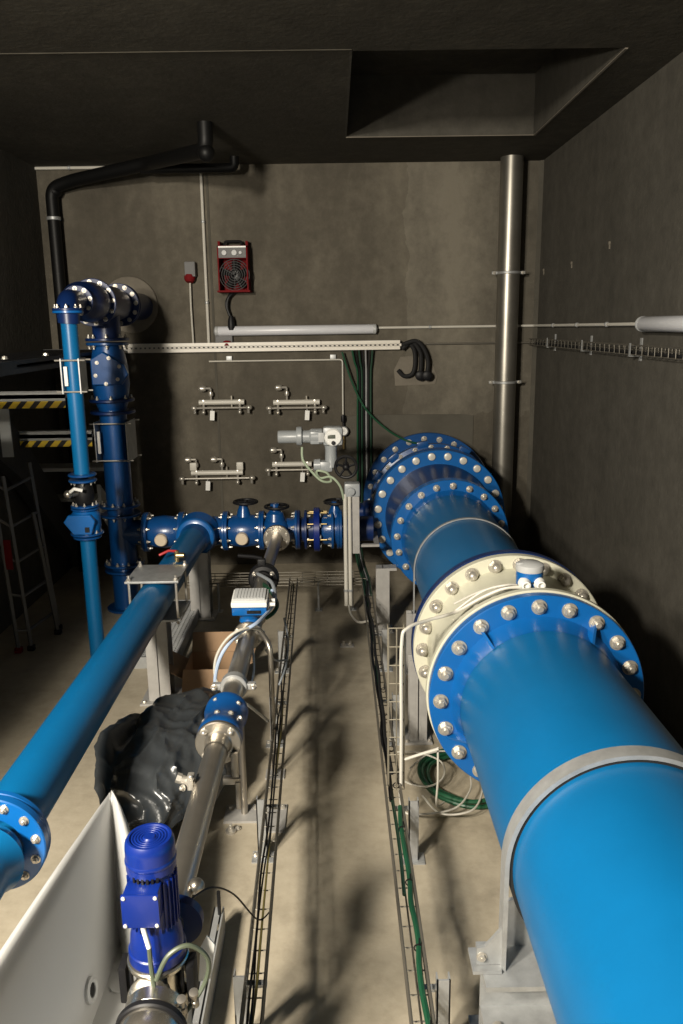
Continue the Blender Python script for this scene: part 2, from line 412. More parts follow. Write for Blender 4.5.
# spool between meter and reducer
t = T('pipe_section', 'blue pipe spool behind the cream flow meter with a thin strap around it', 'pipe', (AX, 5, 0))
MB().lathe([(R1, 0), (R1, 2.10)], (AX, 3.93, AZ), (0, 1, 0), 96).o('barrel', 'pipe_blue', t)
MB().ring((AX, 3.892, AZ), (0, 1, 0), .494, R1 - .004, .055, 96).o('front_flange', 'dark_blue', t)
MB().ring((AX, 6.02, AZ), (0, 1, 0), .455, R1 - .004, .05, 96).lathe([(R1 + .001, -.09), (R1 + .012, -.03), (R1 + .025, .002), (R1 - .003, .01)], (AX, 6.02, AZ), (0, 1, 0), 96, closed=True).o('rear_flange', 'blue', t)
bolts('stud', t, (AX, 6.02, AZ), (0, -1, 0), .408, 20, .019, 15.5)
# reducer
t = T('pipe_reducer', 'blue conical reducer between the two rear flanges, ringed by flat pale bolt caps', 'pipe reducer', (AX, 6.4, 0))
MB().lathe([(R1, 0), (R1, .04), (.455, .56), (.455, .62)], (AX, 6.13, AZ), (0, 1, 0), 96).o('cone', 'dark_blue', t)
MB().ring((AX, 6.074, AZ), (0, 1, 0), .455, R1 - .004, .05, 96).o('front_flange', 'blue', t)
MB().ring((AX, 6.74, AZ), (0, 1, 0), .572, .44, .055, 96).o('rear_flange', 'blue', t)
bolts('cap', t, (AX, 6.74, AZ), (0, -1, 0), .522, 24, .027, 7.0, 'bolt_cap')
# butterfly valve body
t = T('butterfly_valve', 'blue lugged butterfly valve body at the far end of the wide pipe', 'valve', (AX, 7.0, 0))
MB().lathe([(.47, 0), (.56, 0), (.575, .02), (.575, .07), (.52, .10), (.50, .20), (.52, .27), (.575, .29), (.575, .35), (.47, .35)], (AX, 6.80, AZ), (0, 1, 0), 96, closed=True).o('body', 'valve_blue', t)
for a in (62, 100, 128, 150):
    ca, sa = math.cos(math.radians(a)), math.sin(math.radians(a)); rot = Matrix.Rotation(-math.radians(a), 3, 'Y')
    MB().box((AX + .575 * ca, 7.11, AZ + .575 * sa), (.06, .06, .10), rot, .008).o('lug', 'valve_blue', t)
MB().lathe([(.10, 0), (.10, .08), (.075, .1), (.075, .2), (.105, .21), (.105, .25)], (AX - .54, 6.97, AZ), (-1, 0, 0), 28).o('shaft_boss', 'dark_blue', t)
bolts('hexflat', t, (AX, 7.085, AZ), (0, -1, 0), .545, 24, .017, 3.0)
# wall piece
t = T('pipe_flange', 'rearmost blue flange of the wide pipe set against the mortar patch', 'flange', (AX, 7.5, 0))
MB().lathe([(.475, 0), (.475, .64)], (AX, 7.158, AZ), (0, 1, 0), 72).o('barrel', 'dark_blue', t)
MB().ring((AX, 7.56, AZ), (0, 1, 0), .61, .47, .06, 96).o('flange', 'valve_blue', t)
bolts('hexflat', t, (AX, 7.56, AZ), (0, -1, 0), .555, 24, .0185, 4.0)
# straps
def strap(y, w, th, zb, label, group=None, gap=.011):
    t = T('pipe_strap', label, 'pipe strap', (AX, y, zb), group)
    n = 40; ri = R1 + gap; ro = ri + th
    def sec(r): return [V((AX - r, y, zb))] + [V((AX + r * math.cos(PI - PI * k / n), y, AZ + r * math.sin(PI - PI * k / n))) for k in range(n + 1)] + [V((AX + r, y, zb))]
    A, B = sec(ro), sec(ri); bm = MB(); g = []
    for P in (A, B): g.append([[bm.bm.verts.new(p + V((0, s * w / 2, 0))) for s in (-1, 1)] for p in P])
    for i in range(len(A) - 1):
        a0, a1, b0, b1 = g[0][i], g[0][i + 1], g[1][i], g[1][i + 1]
        for f in ([a0[0], a0[1], a1[1], a1[0]], [b0[0], b1[0], b1[1], b0[1]], [a0[0], a1[0], b1[0], b0[0]], [a0[1], b0[1], b1[1], a1[1]]): bm.bm.faces.new(f)
    for i in (0, -1): bm.bm.faces.new([g[0][i][0], g[1][i][0], g[1][i][1], g[0][i][1]])
    bm.o('band', 'galv', t); return t
s1 = strap(2.165, .058, .014, .355, 'broad galvanised steel strap arching over the wide blue pipe in the foreground')
for sx in (-1, 1):
    x = AX + sx * (R1 + .025)
    MB().prism([(x, 2.150, .37), (x + sx * .075, 2.150, .37), (x + sx * .075, 2.150, .43), (x + sx * .05, 2.150, .435), (x, 2.150, .50)], (0, .012, 0)).mm((x, 2.125, .356), (x + sx * .09, 2.225, .368)).o('foot', 'galv', s1)
    hw('hexflat', s1, (x + sx * .06, 2.150, .40), (0, -1, 0), .011)
    hw('hexflat', s1, (x + sx * .05, 2.20, .368), (0, 0, 1), .011)
s2 = strap(5.18, .028, .008, .42, 'thin steel strap around the blue pipe behind the cream ring', None, .003)
for s_, y_, w_ in ((s1, 2.165, .05),): MB().lathe([(R1 + .0005, 0), (R1 + .0105, .002), (R1 + .0105, w_), (R1 + .0005, w_ + .002)], (AX, y_ - w_ / 2, AZ), (0, 1, 0), 72, closed=True).o('rubber_liner', 'rubber', s_)
# supports
def pedestal(y0, label):
    t = T('pipe_support', label, 'pipe support', (AX, y0, 0))
    x0, x1 = AX - .435, AX + .435
    MB().mm((x0, y0 - .045, .338), (x1, y0 + .145, .355)).o('top_flange', 'galv', t)
    MB().mm((x0, y0 + .044, .03), (x1, y0 + .056, .338)).o('web', 'galv', t)
    MB().mm((x0 - .01, y0 - .12, .0), (x1 + .01, y0 + .19, .02)).o('base_plate', 'galv', t)
    MB().mm((x0, y0 - .08, .185), (x1, y0 + .05, .2)).o('stiffener', 'galv', t)
    for x in (x0 + .04, x1 - .04):
        hw('hexflat', t, (x, y0 - .04, .2), (0, 0, 1), .013); hw('hexflat', t, (x, y0 - .09, .02), (0, 0, 1), .013)
    for sx in (-1, 1):
        poly = [(AX + sx * .345, y0 + .125, .355), (AX + sx * .06, y0 + .125, .355)] + [(AX + sx * (R1 + .006) * math.sin(math.radians(a)), y0 + .125, AZ - (R1 + .006) * math.cos(math.radians(a))) for a in (10, 22, 35, 47, 58)] + [(AX + sx * .345, y0 + .125, .52)]
        MB().prism(poly, (0, .016, 0)).o('saddle_plate', 'galv', t)
    return t
pedestal(2.12, 'grey steel beam stand under the foreground strap of the wide pipe')
def column(x, y, h, w, d, label, bx=None, plate=.1, name='pipe_support'):
    """H section post on a base plate"""
    t = T(name, label, 'support post', (x, y, 0))
    MB().mm((x - w / 2, y - d / 2, .012), (x + w / 2, y - d / 2 + .009, h)).mm((x - w / 2, y + d / 2 - .009, .012), (x + w / 2, y + d / 2, h)).mm((x - .004, y - d / 2, .012), (x + .004, y + d / 2, h)).o('post', 'galv_dull', t, bevel=.001)
    MB().mm((x - plate, y - plate, 0), (x + plate, y + plate, .014), .002).o('base_plate', 'galv_dull', t)
    for sx in (-1, 1): hw('hexflat', t, (x + sx * plate * .8, y - plate * .75, .014), (0, 0, 1), .010)
    if bx: MB().mm((x - w / 2, y - d / 2 - .002, h - .02), (bx, y + d / 2 + .002, h)).o('bracket', 'galv_dull', t)
    return t
column(.445, 4.25, .50, .10, .10, 'flat grey steel post below the cream flow meter', None, .08)
column(.345, 5.95, .52, .10, .10, 'grey steel post at the rear blue flanges behind the wire tray', .45, .08)
column(AX - .372, 5.18, .43, .07, .07, 'short grey steel post under the near leg of the thin strap', None, .07)
column(AX + .372, 5.18, .43, .07, .07, 'short grey steel post under the far leg of the thin strap', None, .07)
column(1.30, 4.25, .34, .10, .10, 'grey steel post on the far side under the wide pipe', None, .08)

# ------------------------------------------------------------------ actuator with hand wheel on its stand
t = T('valve_actuator', 'grey motorised valve actuator with round display and black handwheel on back wall side', 'actuator', (.1, 6.95, .5))
A0 = at(278, 437, y=6.3); AZ0 = A0.z; ay = 6.3
def AXx(px): return at(px, 437, y=ay).x
x0, x1, x2, x3 = AXx(278), AXx(303), AXx(322), AXx(341)
MB().lathe([(.0, 0), (.046, 0), (.050, .008), (.050, x1 - x0 - .03)], (x0, ay, AZ0), (1, 0, 0), 28).o('motor', 'actuator_grey', t)
MB().lathe([(.070, 0), (.074, .01), (.074, .04), (.05, .05)], (x1 - .05, ay, AZ0 + .005), (1, 0, 0), 28).o('motor_flange', 'actuator_grey', t)
MB().lathe([(.048, 0), (.05, .05), (.062, .065), (.062, x2 - x1)], (x1, ay, AZ0), (1, 0, 0), 24).box(((x1 + x2) / 2 + .02, ay, AZ0 - .005), (.075, .11, .10), None, .012).o('gear_housing', 'actuator_grey', t)
MB().box((x2 - .005, ay - .064, AZ0), (.046, .01, .075), None, .003).o('blank_panel', 'light_grey', t)
hd = MB().box(((x2 + x3) / 2 + .01, ay, AZ0 + .005), (x3 - x2 + .01, .12, .15), None, .03).o('control_head', 'actuator_grey', t)
cx = (x2 + x3) / 2 + .012; dz = AZ0 - .002
MB().lathe([(.066, 0), (.068, .01), (.06, .02), (.0, .02)], (cx, ay - .055, dz), (0, -1, 0), 32).o('display_bezel', 'white', hd)
MB().box((cx - .012, ay - .0765, dz + .008), (.06, .008, .03), None, .002).o('screen', 'screen', hd)
MB().lathe([(.016, 0), (.016, .014), (0, .016)], (cx + .002, ay - .075, dz - .04), (0, -1, 0), 14).o('selector_knob', 'black', hd)
nk = at(331, 457, y=ay)
MB().lathe([(.05, 0), (.045, .04), (.048, .12), (.056, .17)], (nk.x, ay, AZ0 - .07), (0, 0, -1), 24).o('neck', 'actuator_grey', t)
MB().box((nk.x - .045, ay, AZ0 - .235), (.12, .11, .09), None, .03).lathe([(.05, 0), (.045, .05), (0, .055)], (nk.x - .085, ay - .01, AZ0 - .225), (-1, 0, 0), 20).o('worm_gear', 'actuator_grey', t)
wh = at(346, 467, y=ay - .11)
w = MB().torus(wh, (.15, 1, 0), .084, .012, 32, 8)
for k in range(5):
    a = .3 + 2 * PI * k / 5; w.tube([wh, wh + V((math.cos(a), -.0, math.sin(a))) * .084], .010, 6)
w.sph(wh, .03, 12).o('handwheel', 'black', t)
MB().cyl(wh, wh + V((0, .12, 0)), .025, 16).o('handwheel_shaft', 'black', t)
gb = at(352, 489, y=ay)
MB().box((gb.x, ay + .0, gb.z), (.125, .13, .11), None, .02).lathe([(.03, 0), (.03, .03), (0, .035)], (gb.x - .01, ay - .064, gb.z - .005), (0, -1, 0), 16).o('lower_gearbox', 'actuator_grey', t)
pt = at(355, 552, y=ay)
MB().mm((gb.x - .0, ay - .045, pt.z), (gb.x + .055, ay + .045, gb.z - .05)).o('stand', 'galv_dull', t)
MB().mm((gb.x + .03, ay, .58), (.34, ay + .04, .60)).mm((.30, ay + .04, .58), (.34, 6.735, .60)).o('bracket', 'galv_dull', t)
# twin conduits and their cable
for i, px in enumerate((345.0, 349.5)):
    p = at(px, 500, y=6.25)
    lab = ['left of two pale upright conduits below the grey gearbox', 'right of two pale upright conduits below the grey gearbox'][i]
    tt = T('upright_conduit', lab, 'conduit', (p.x, 6.25, .1), None)
    MB().cyl((p.x, 6.25, .10), (p.x, 6.25, p.z + .05 - i * .02), .0155, 12).o('tube', 'conduit', tt)
    MB().ring((p.x, 6.25, .22), (0, 0, 1), .021, .015, .02, 14).o('clip', 'galv', tt)
# ------------------------------------------------------------------ header pipeline across the back
HY, HZ = 6.57, .665
def hx(px): return -1.568 + (px - 150) * .00838
def hflange(parent, px, t=.022, r=.165, n=8, side=1, m='valve_blue', s=.012):
    x = hx(px); MB().ring((x - t / 2, HY, HZ), (1, 0, 0), r, .09, t, 40).o('flange', m, parent)
    if n: bolts('stud', parent, (x + side * t / 2, HY, HZ), (side, 0, 0), r * .84, n, s, 22.5)
def spool(pxa, pxb, label, rb, port=True, wheel=False, wx=None):
    xa, xb = hx(pxa), hx(pxb); xm = (xa + xb) / 2
    t = T('gate_valve' if wheel else 'inspection_spool', label, 'valve' if wheel else 'pipe', (xm, HY, HZ))
    L = xb - xa
    MB().lathe([(.11, 0), (rb, .05), (rb + .01, L / 2), (rb, L - .05), (.11, L)], (xa, HY, HZ), (1, 0, 0), 40).o('body', 'valve_blue', t)
    hflange(t, pxa, side=1); hflange(t, pxb, side=-1)
    if port:
        MB().lathe([(.052, 0), (.052, .035), (.044, .045), (0, .046)], (xm - .005, HY - rb + .0, HZ - .03), (0, -1, -.15), 24).o('port_plug', 'port', t)
    if wheel:
        MB().lathe([(.065, 0), (.05, .06), (.035, .1), (.035, .13)], (xm, HY, HZ + rb - .02), (0, 0, 1), 20).o('bonnet', 'valve_blue', t)
        c = V((xm + .02, HY, HZ + rb + .115)); w = MB().torus(c, (0, 0, 1), .095, .012, 28, 8)
        for k in range(4): a = .4 + k * PI / 2; w.tube([c, c + V((math.cos(a), math.sin(a), 0)) * .095], .010, 6)
        w.cyl(c - V((0, 0, .05)), c + V((0, 0, .015)), .018, 12).o('handwheel', 'black', t)
    return t
spool(148.6, 181.4, 'blue flanged pipe piece with round brass coloured plug, left of the elbow on the header', .128)
spool(227.6, 260.9, 'blue flanged valve with brass coloured plug and black handwheel, right of the elbow', .13, True, True)
# short stub flange bolted to the riser tee
t = T('pipe_section', 'short dark blue pipe stub joining the upright riser to the horizontal header', 'pipe', (hx(136), HY, HZ))
MB().cyl((hx(124), HY, HZ), (hx(146), HY, HZ), .105, 36).o('barrel', 'valve_blue', t); hflange(t, 146, n=8, side=-1)
# long left pipe with elbow/tee collar
LX, LZ, LR = -1.145, .685, .106
t = T('pipe_section', 'long blue pipe running from the header at the back down to the lower left', 'pipe', (LX, 4.4, 0))
MB().cyl((LX, 2.41, LZ), (LX, HY - .11, LZ), LR, 48).o('barrel', 'pipe_blue', t)
MB().lathe([(LR + .001, -.34), (LR + .012, -.22), (.135, -.10), (.165, -.03), (.175, .0), (.165, .02), (.10, .02)], (LX, HY - .10, LZ - .005), (0, 1, 0), 48, closed=False).o('collar', 'valve_blue', t)
MB().lathe([(.12, -.19), (.150, -.175), (.158, -.155), (.150, -.135), (.13, -.12)], (LX, HY - .10, LZ - .005), (0, 1, 0), 48).o('weld_ring', 'blue', t)
MB().lathe([(.11, hx(183) - LX), (.125, -.12), (.125, .12), (.11, hx(225) - LX)], (LX, HY, HZ), (1, 0, 0), 40).o('tee', 'valve_blue', t)
hflange(t, 184, n=8, side=1); hflange(t, 225, n=8, side=-1)
MB().ring((LX, 2.385, LZ), (0, 1, 0), .168, LR - .01, .026, 64).o('flange', 'blue', t)
bolts('hexflat', t, (LX, 2.411, LZ), (0, 1, 0), .142, 12, .0105, 10)
bv = at(167, 562, y=5.45)
v = MB().cyl((LX + .05, 5.30, LZ + .09), (LX + .05, 5.30, LZ + .17), .016, 14).lathe([(.02, 0), (.02, .05)], (LX + .05, 5.30, LZ + .135), (1, 0, 0), 12).o('drain_cock', 'brass', t)
MB().tube([(LX + .05, 5.30, LZ + .165), (LX - .0, 5.28, LZ + .175), (LX - .06, 5.26, LZ + .15)], .009, 8).o('lever', 'red_bright', v, )
t = T('pipe_section', 'blue bolted pipe end with sloping shoulder at the lower left edge', 'pipe', (LX, 2, 0))
MB().lathe([(.107, 0), (.107, .02), (.13, .05), (.115, .08), (.108, .12), (.108, 1.4)], (LX, 2.32, LZ), (0, -1, 0), 48).o('barrel', 'pipe_blue', t)
MB().ring((LX, 2.345, LZ), (0, 1, 0), .172, .10, .036, 64).o('flange', 'blue', t)
bolts('hex', t, (LX, 2.345, LZ), (0, -1, 0), .144, 12, .0112, 10)
# clamp plates + post under the left pipe
t = T('pipe_clamp', 'grey square clamp plate with four threaded rods over the left blue pipe', 'pipe clamp', (LX, 4.9, LZ))
pz = LZ + LR + .012
MB().mm((LX - .165, 4.74, pz), (LX + .165, 5.10, pz + .014), .002).o('top_plate', 'galv', t)
MB().mm((LX - .165, 4.74, LZ - LR - .027), (LX + .165, 5.10, LZ - LR - .013), .002).o('bottom_plate', 'galv', t)
for sx in (-1, 1):
    for yy in (4.765, 5.075):
        x = LX + sx * .145
        MB().cyl((x, yy, LZ - LR - .05), (x, yy, pz + .045), .008, 10).o('threaded_rod', 'bolt', t)
        hw('hexflat', t, (x, yy, pz + .014), (0, 0, 1), .0115, 'nut')
column(LX - .0, 4.83, LZ - LR - .029, .14, .14, 'pale steel post under the clamped left blue pipe', None, .12)
column(LX + .02, 6.33, LZ - .125, .16, .14, 'pale steel post under the bend at the back of the left pipe', None, .12)
# tee valve with stainless outlet
SX, SZ = -.485, .725
t = T('gate_valve', 'blue valve with black handwheel and stainless flange facing forward, right of the plugged valve', 'valve', (SX, HY, HZ))
xa, xb = hx(262), hx(297)
MB().lathe([(.10, 0), (.10, xb - xa)], (xa, HY, HZ), (1, 0, 0), 36).sph((hx(276), HY - .06, HZ + .02), .115, 20, (1, 1, 1.05)).o('body', 'valve_blue', t)
hflange(t, 263.5, side=1)
hflange(t, 296.5, side=-1, n=8)
MB().lathe([(.085, 0), (.07, .06), (.045, .08), (.035, .14)], (hx(276), HY - .06, HZ + .10), (0, 0, 1), 20).o('bonnet', 'valve_blue', t)
c = V((hx(278), HY - .06, HZ + .215)); w = MB().torus(c, (0, 0, 1), .095, .012, 28, 8)
for k in range(4): a = .7 + k * PI / 2; w.tube([c, c + V((math.cos(a), math.sin(a), 0)) * .095], .010, 6)
w.cyl(c - V((0, 0, .05)), c + V((0, 0, .015)), .018, 12).o('handwheel', 'black', t)
MB().cyl((SX, HY - .1, HZ + .005), (SX, 6.28, HZ + .01), .055, 28).ring((SX, 6.275, HZ + .01), (0, 1, 0), .105, .04, .022, 40).o('outlet_flange', 'valve_blue', t)
# right end of header: compensator + valve
t = T('pipe_coupling', 'dark blue coupling with thick middle ring and brass tie bolts on the header', 'pipe coupling', (hx(312), HY, HZ))
MB().lathe([(.105, 0), (.105, hx(320) - hx(299.1))], (hx(299.1), HY, HZ), (1, 0, 0), 40).o('sleeve', 'dark_blue', t)
hflange(t, 299.1, side=-1, n=0, m='dark_blue'); hflange(t, 306, side=1, n=8, m='dark_blue')
MB().ring((hx(314), HY, HZ), (1, 0, 0), .185, .09, .05, 44).o('ring', 'deep_blue', t)
bolts('capdark', t, (hx(320.2), HY, HZ), (1, 0, 0), .155, 10, .016, 10)
for a in (15, 60, 105, 150, 200, 330):
    ca, sa = math.cos(math.radians(a)), math.sin(math.radians(a))
    MB().cyl((hx(308), HY + .155 * ca, HZ + .155 * sa), (hx(327), HY + .155 * ca, HZ + .155 * sa), .007, 8).o('tie_bolt', 'brass', t)
t = T('gate_valve', 'rightmost blue valve on the header beside the pale upright conduits', 'valve', (hx(334), HY, HZ))
MB().lathe([(.11, 0), (.128, .04), (.128, hx(338) - hx(320))], (hx(320), HY, HZ), (1, 0, 0), 40).o('body', 'valve_blue', t)
hflange(t, 332.5, side=-1); hflange(t, 338, side=1)
MB().lathe([(.065, 0), (.05, .06), (.03, .1), (.03, .14)], (hx(335), HY, HZ + .10), (0, 0, 1), 20).o('bonnet', 'valve_blue', t)
c = V((hx(337), HY, HZ + .235)); w = MB().torus(c, (0, 0, 1), .10, .012, 28, 8)
for k in range(4): a = .2 + k * PI / 2; w.tube([c, c + V((math.cos(a), math.sin(a), 0)) * .10], .010, 6)
w.cyl(c - V((0, 0, .06)), c + V((0, 0, .015)), .018, 12).o('handwheel', 'black', t)
t = T('pipe_section', 'dark blue end of the header between the upright conduits and the wide pipe', 'pipe', (.2, HY, HZ))
MB().cyl((hx(340), HY, HZ), (.30, HY, HZ), .105, 36).o('barrel', 'dark_blue', t)
MB().ring((hx(339.4), HY, HZ), (1, 0, 0), .165, .09, .022, 36).o('flange', 'valve_blue', t)
# ------------------------------------------------------------------ tall risers on the left
RXX = -1.80; RZT = 2.52
def riserz(py): return 1.361 - (py - 450) * .00867
t = T('riser_pipe', 'thick dark blue upright pipe at the left with bolted flange joints', 'pipe', (RXX, HY, 0))
MB().cyl((RXX, HY, 0.015), (RXX, HY, riserz(408)), .108, 40).o('barrel', 'valve_blue', t)
MB().ring((RXX, HY, 0), (0, 0, 1), .17, .09, .02, 36).o('base_flange', 'valve_blue', t)
for py, n in ((503, 8), (512, 8), (561, 8), (567, 8)):
    z = riserz(py); MB().ring((RXX, HY, z - .01), (0, 0, 1), .165, .10, .02, 40).o('flange', 'valve_blue', t)
bolts('stud', t, (RXX, HY, riserz(503) + .01), (0, 0, 1), .142, 10, .011, 9)
bolts('stud', t, (RXX, HY, riserz(512) - .01), (0, 0, -1), .142, 10, .011, 9)
bolts('stud', t, (RXX, HY, riserz(561) + .01), (0, 0, 1), .142, 10, .011, 9)
t = T('check_valve', 'bulky dark blue check valve with angled cover high on the thick riser', 'valve', (RXX, HY, 1.7))
z0, z1 = riserz(413), riserz(352)
MB().lathe([(.11, 0), (.13, .06), (.15, .2), (.145, .35), (.115, z1 - z0 - .02)], (RXX, HY, z0 + .01), (0, 0, 1), 40).o('body', 'valve_blue', t)
zc = riserz(372)
MB().prism([(RXX - .10, HY - .13, zc - .14), (RXX + .13, HY - .13, zc - .14), (RXX + .19, HY - .13, zc - .06), (RXX + .16, HY - .13, zc + .02), (RXX - .0, HY - .13, zc + .12), (RXX - .10, HY - .13, zc + .06)], (0, -.05, 0)).o('cover', 'valve_blue', t, bevel=.01)
bolts('hexflat', t, (RXX + .03, HY - .18, zc - .03), (0, -1, 0), .10, 6, .010, 20, 'cover_bolt')
for py in (414, 403): MB().ring((RXX, HY, riserz(py) - .012), (0, 0, 1), .178, .10, .024, 40).o('flange', 'dark_blue', t)
bolts('stud', t, (RXX, HY, riserz(403) + .012), (0, 0, 1), .152, 8, .0115, 12)
MB().ring((RXX, HY, z1 - .01), (0, 0, 1), .165, .10, .022, 40).o('flange', 'valve_blue', t)
bolts('stud', t, (RXX, HY, z1 - .012), (0, 0, -1), .142, 8, .0115, 12)
t = T('pipe_tee', 'dark blue pipe tee atop the thick riser, leading into the wall', 'pipe tee', (RXX, HY, RZT))
zt = z1 + .036
MB().cyl((RXX, HY, zt - .01), (RXX, HY, RZT), .11, 36).o('branch', 'dark_blue', t)
MB().ring((RXX, HY, zt - .012), (0, 0, 1), .168, .10, .022, 40).o('flange', 'dark_blue', t)
bolts('stud', t, (RXX, HY, zt + .011), (0, 0, 1), .142, 8, .0115, 12)
MB().lathe([(.115, 0), (.14, .15), (.14, .5), (.12, .7), (.12, 1.53)], (RXX, 6.27, RZT), (0, 1, 0), 40).o('run', 'dark_blue', t)
for y in (6.25, 6.98, 7.04): MB().ring((RXX, y, RZT), (0, 1, 0), .175, .1, .024, 44).o('flange', 'dark_blue', t)
bolts('stud', t, (RXX, 6.25, RZT), (0, -1, 0), .150, 12, .0125, 5)
bolts('hexflat', t, (RXX, 6.98, RZT), (0, -1, 0), .150, 12, .0125, 5)
# thin riser
TX, TY, TR = -1.735, 5.45, .053
def tz(py): return 1.462 - (py - 460) * .00725
t = T('riser_pipe', 'slim bright blue upright pipe standing in front of the thick riser', 'pipe', (TX, TY, 0))
MB().cyl((TX, TY, tz(474)), (TX, TY, tz(325)), TR, 32).o('upper_barrel', 'pipe_blue', t)
MB().cyl((TX, TY, .0), (TX, TY, tz(534)), TR, 32).o('lower_barrel', 'pipe_blue', t)
MB().lathe([(TR, 0), (TR + .012, .004), (TR + .012, .03), (TR + .03, .034), (.098, .036), (.098, .05), (TR, .05)], (TX, TY, tz(331)), (0, 0, 1), 36).o('collar', 'blue', t)
MB().ring((TX, TY, tz(473) - .014), (0, 0, 1), .095, .05, .016, 32).o('flange', 'valve_blue', t)
MB().ring((TX, TY, tz(535) - .002), (0, 0, 1), .095, .05, .016, 32).o('flange', 'valve_blue', t)
t = T('pipe_elbow', 'dark blue elbow crowned with shiny bolts on top of the slim riser', 'pipe elbow', (TX, TY, 2.4))
ez = tz(331) + .05
el = [V((TX, TY, ez))]
for k in range(9):
    a = PI / 2 * k / 8; el.append(V((TX - .03 * k / 8, TY + .15 - .15 * math.cos(a), RZT - .15 + .15 * math.sin(a) + 0)))
el.append(V((TX - .04, TY + .38, RZT)))
MB().tube(el, .07, 24).o('bend', 'dark_blue', t)
MB().ring((TX, TY, ez), (0, 0, 1), .098, .06, .018, 36).o('flange', 'dark_blue', t)
bolts('stud', t, (TX, TY, ez + .018), (0, 0, 1), .08, 8, .0098, 10)
ya = TY + .36
MB().ring((TX - .04, ya, RZT), (0, 1, 0), .105, .06, .018, 36).o('flange', 'dark_blue', t)
bolts('stud', t, (TX - .04, ya, RZT), (0, -1, 0), .085, 8, .0115, 10)
MB().lathe([(.105, 0), (.105, .02), (.135, .08), (.145, .3), (.13, .42)], (RXX + .01, ya + .02, RZT), (0, 1, 0), 36).o('reducer', 'dark_blue', t)
t = T('ball_valve', 'small black valve with white lever between flanges on the slim riser', 'valve', (TX, TY, 1.2))
for py in (479.5, 504): MB().ring((TX, TY, tz(py) - .006), (0, 0, 1), .095, .04, .016, 32).o('flange', 'valve_blue', t)
MB().lathe([(.05, 0), (.062, .03), (.07, .075), (.062, .13), (.05, tz(481) - tz(503))], (TX, TY, tz(503)), (0, 0, 1), 28).o('body', 'black', t)
MB().cyl((TX - .03, TY - .05, tz(490)), (TX - .075, TY - .10, tz(490)), .022, 16).sph((TX - .075, TY - .10, tz(490)), .03, 14).o('stem', 'steel', t)
MB().tube([(TX - .07, TY - .10, tz(489)), (TX - .02, TY - .13, tz(484)), (TX + .03, TY - .12, tz(486))], .012, 8).o('lever', 'white', t)
bolts('stud', t, (TX, TY, tz(479.5) - .006), (0, 0, -1), .076, 8, .0085, 15)
bolts('stud', t, (TX, TY, tz(504) + .01), (0, 0, 1), .076, 8, .0085, 15)
t = T('check_valve', 'stubby bright blue check valve low on the slim riser', 'valve', (TX, TY, .95))
MB().lathe([(.06, 0), (.085, .01), (.1, .08), (.098, .16), (.06, .215)], (TX, TY, tz(534) - .0), (0, 0, 1), 32).prism([(TX - .125, TY - .07, tz(517)), (TX - .09, TY - .07, tz(510)), (TX + .06, TY - .07, tz(510)), (TX + .09, TY - .07, tz(516)), (TX + .06, TY - .07, tz(529)), (TX - .06, TY - .07, tz(529))], (0, -.035, 0)).o('body', 'blue', t, bevel=.006)
MB().ring((TX, TY, tz(531.5)), (0, 0, 1), .112, .05, .016, 32).o('flange', 'valve_blue', t); MB().ring((TX, TY, tz(507.5)), (0, 0, 1), .095, .04, .014, 32).o('flange', 'valve_blue', t)
bolts('stud', t, (TX, TY, tz(531.5) + .016), (0, 0, 1), .09, 8, .009, 15)
MB().box((TX + .035, TY - .108, tz(524)), (.03, .006, .035)).o('flow_arrow', 'black', t)
# rod clamps on the two risers
def vclamp(x, y, z0, z1, hw_, dep, label):
    t = T('pipe_clamp', label, 'pipe clamp', (x, y, z0))
    for sx in (-1, 1):
        MB().mm((x + sx * hw_ - .004, y - dep, z0), (x + sx * hw_ + .004, y + dep, z1)).o('side_plate', 'galv', t)
    for zz in (z0 + .012, z1 - .012):
        for yy in (y - dep + .01, y + dep - .01):
            MB().cyl((x - hw_ - .04, yy, zz), (x + hw_ + .04, yy, zz), .006, 8).o('threaded_rod', 'bolt', t)
    MB().box((x - hw_ + .028, y - dep + .01, (z0 + z1) / 2), (.022, .02, (z1 - z0) * .55)).o('pad', 'white', t)
vclamp(TX + .003, TY, tz(397.5), tz(366), TR + .006, .075, 'open steel rod clamp around the slim blue riser')
vclamp(RXX + .01, HY - .01, riserz(459), riserz(422), .125, .15, 'open steel rod clamp around the thick riser')

# ------------------------------------------------------------------ stainless line to the pump
def ssz(y): return .725 if y < 5.1 else .725 - (y - 5.1) / (6.27 - 5.1) * .05
t = T('steel_pipe', 'stainless pipe between the header flange and the black valve', 'pipe', (SX, 5.7, .7))
MB().cyl((SX, 5.098, ssz(5.12)), (SX, 6.25, ssz(6.25)), .0445, 28).o('barrel', 'steel', t)
MB().ring((SX, 6.252, ssz(6.25)), (0, 1, 0), .108, .043, .022, 44).o('flange', 'steel', t)
bolts('hex', t, (SX, 6.248, ssz(6.25)), (0, -1, 0), .085, 8, .0095, 22.5)
t = T('butterfly_valve', 'small round black valve with hand lever on the stainless pipe near the floor tray', 'valve', (SX, 5.06, .72))
MB().lathe([(.04, -.03), (.06, -.03), (.066, -.005), (.088, 0), (.1, .015), (.1, .06), (.085, .075), (.04, .075)], (SX, 5.025, ssz(5)), (0, 1, 0), 36, closed=True).box((SX - .01, 5.06, .83), (.05, .05, .06), None, .01).o('body', 'black', t)
for sx in (-1, 1): hw('dome', t, (SX + sx * .055, 5.025, .765), (0, -1, 0), .0125)
MB().tube([(SX - .01, 5.06, .86), (SX - .06, 5.05, .875), (SX - .16, 5.03, .89)], .013, 8).o('lever', 'black', t)
t = T('flow_meter', 'blue and white inline flow meter with square display head on the stainless pipe', 'flow meter', (SX, 4.2, .7))
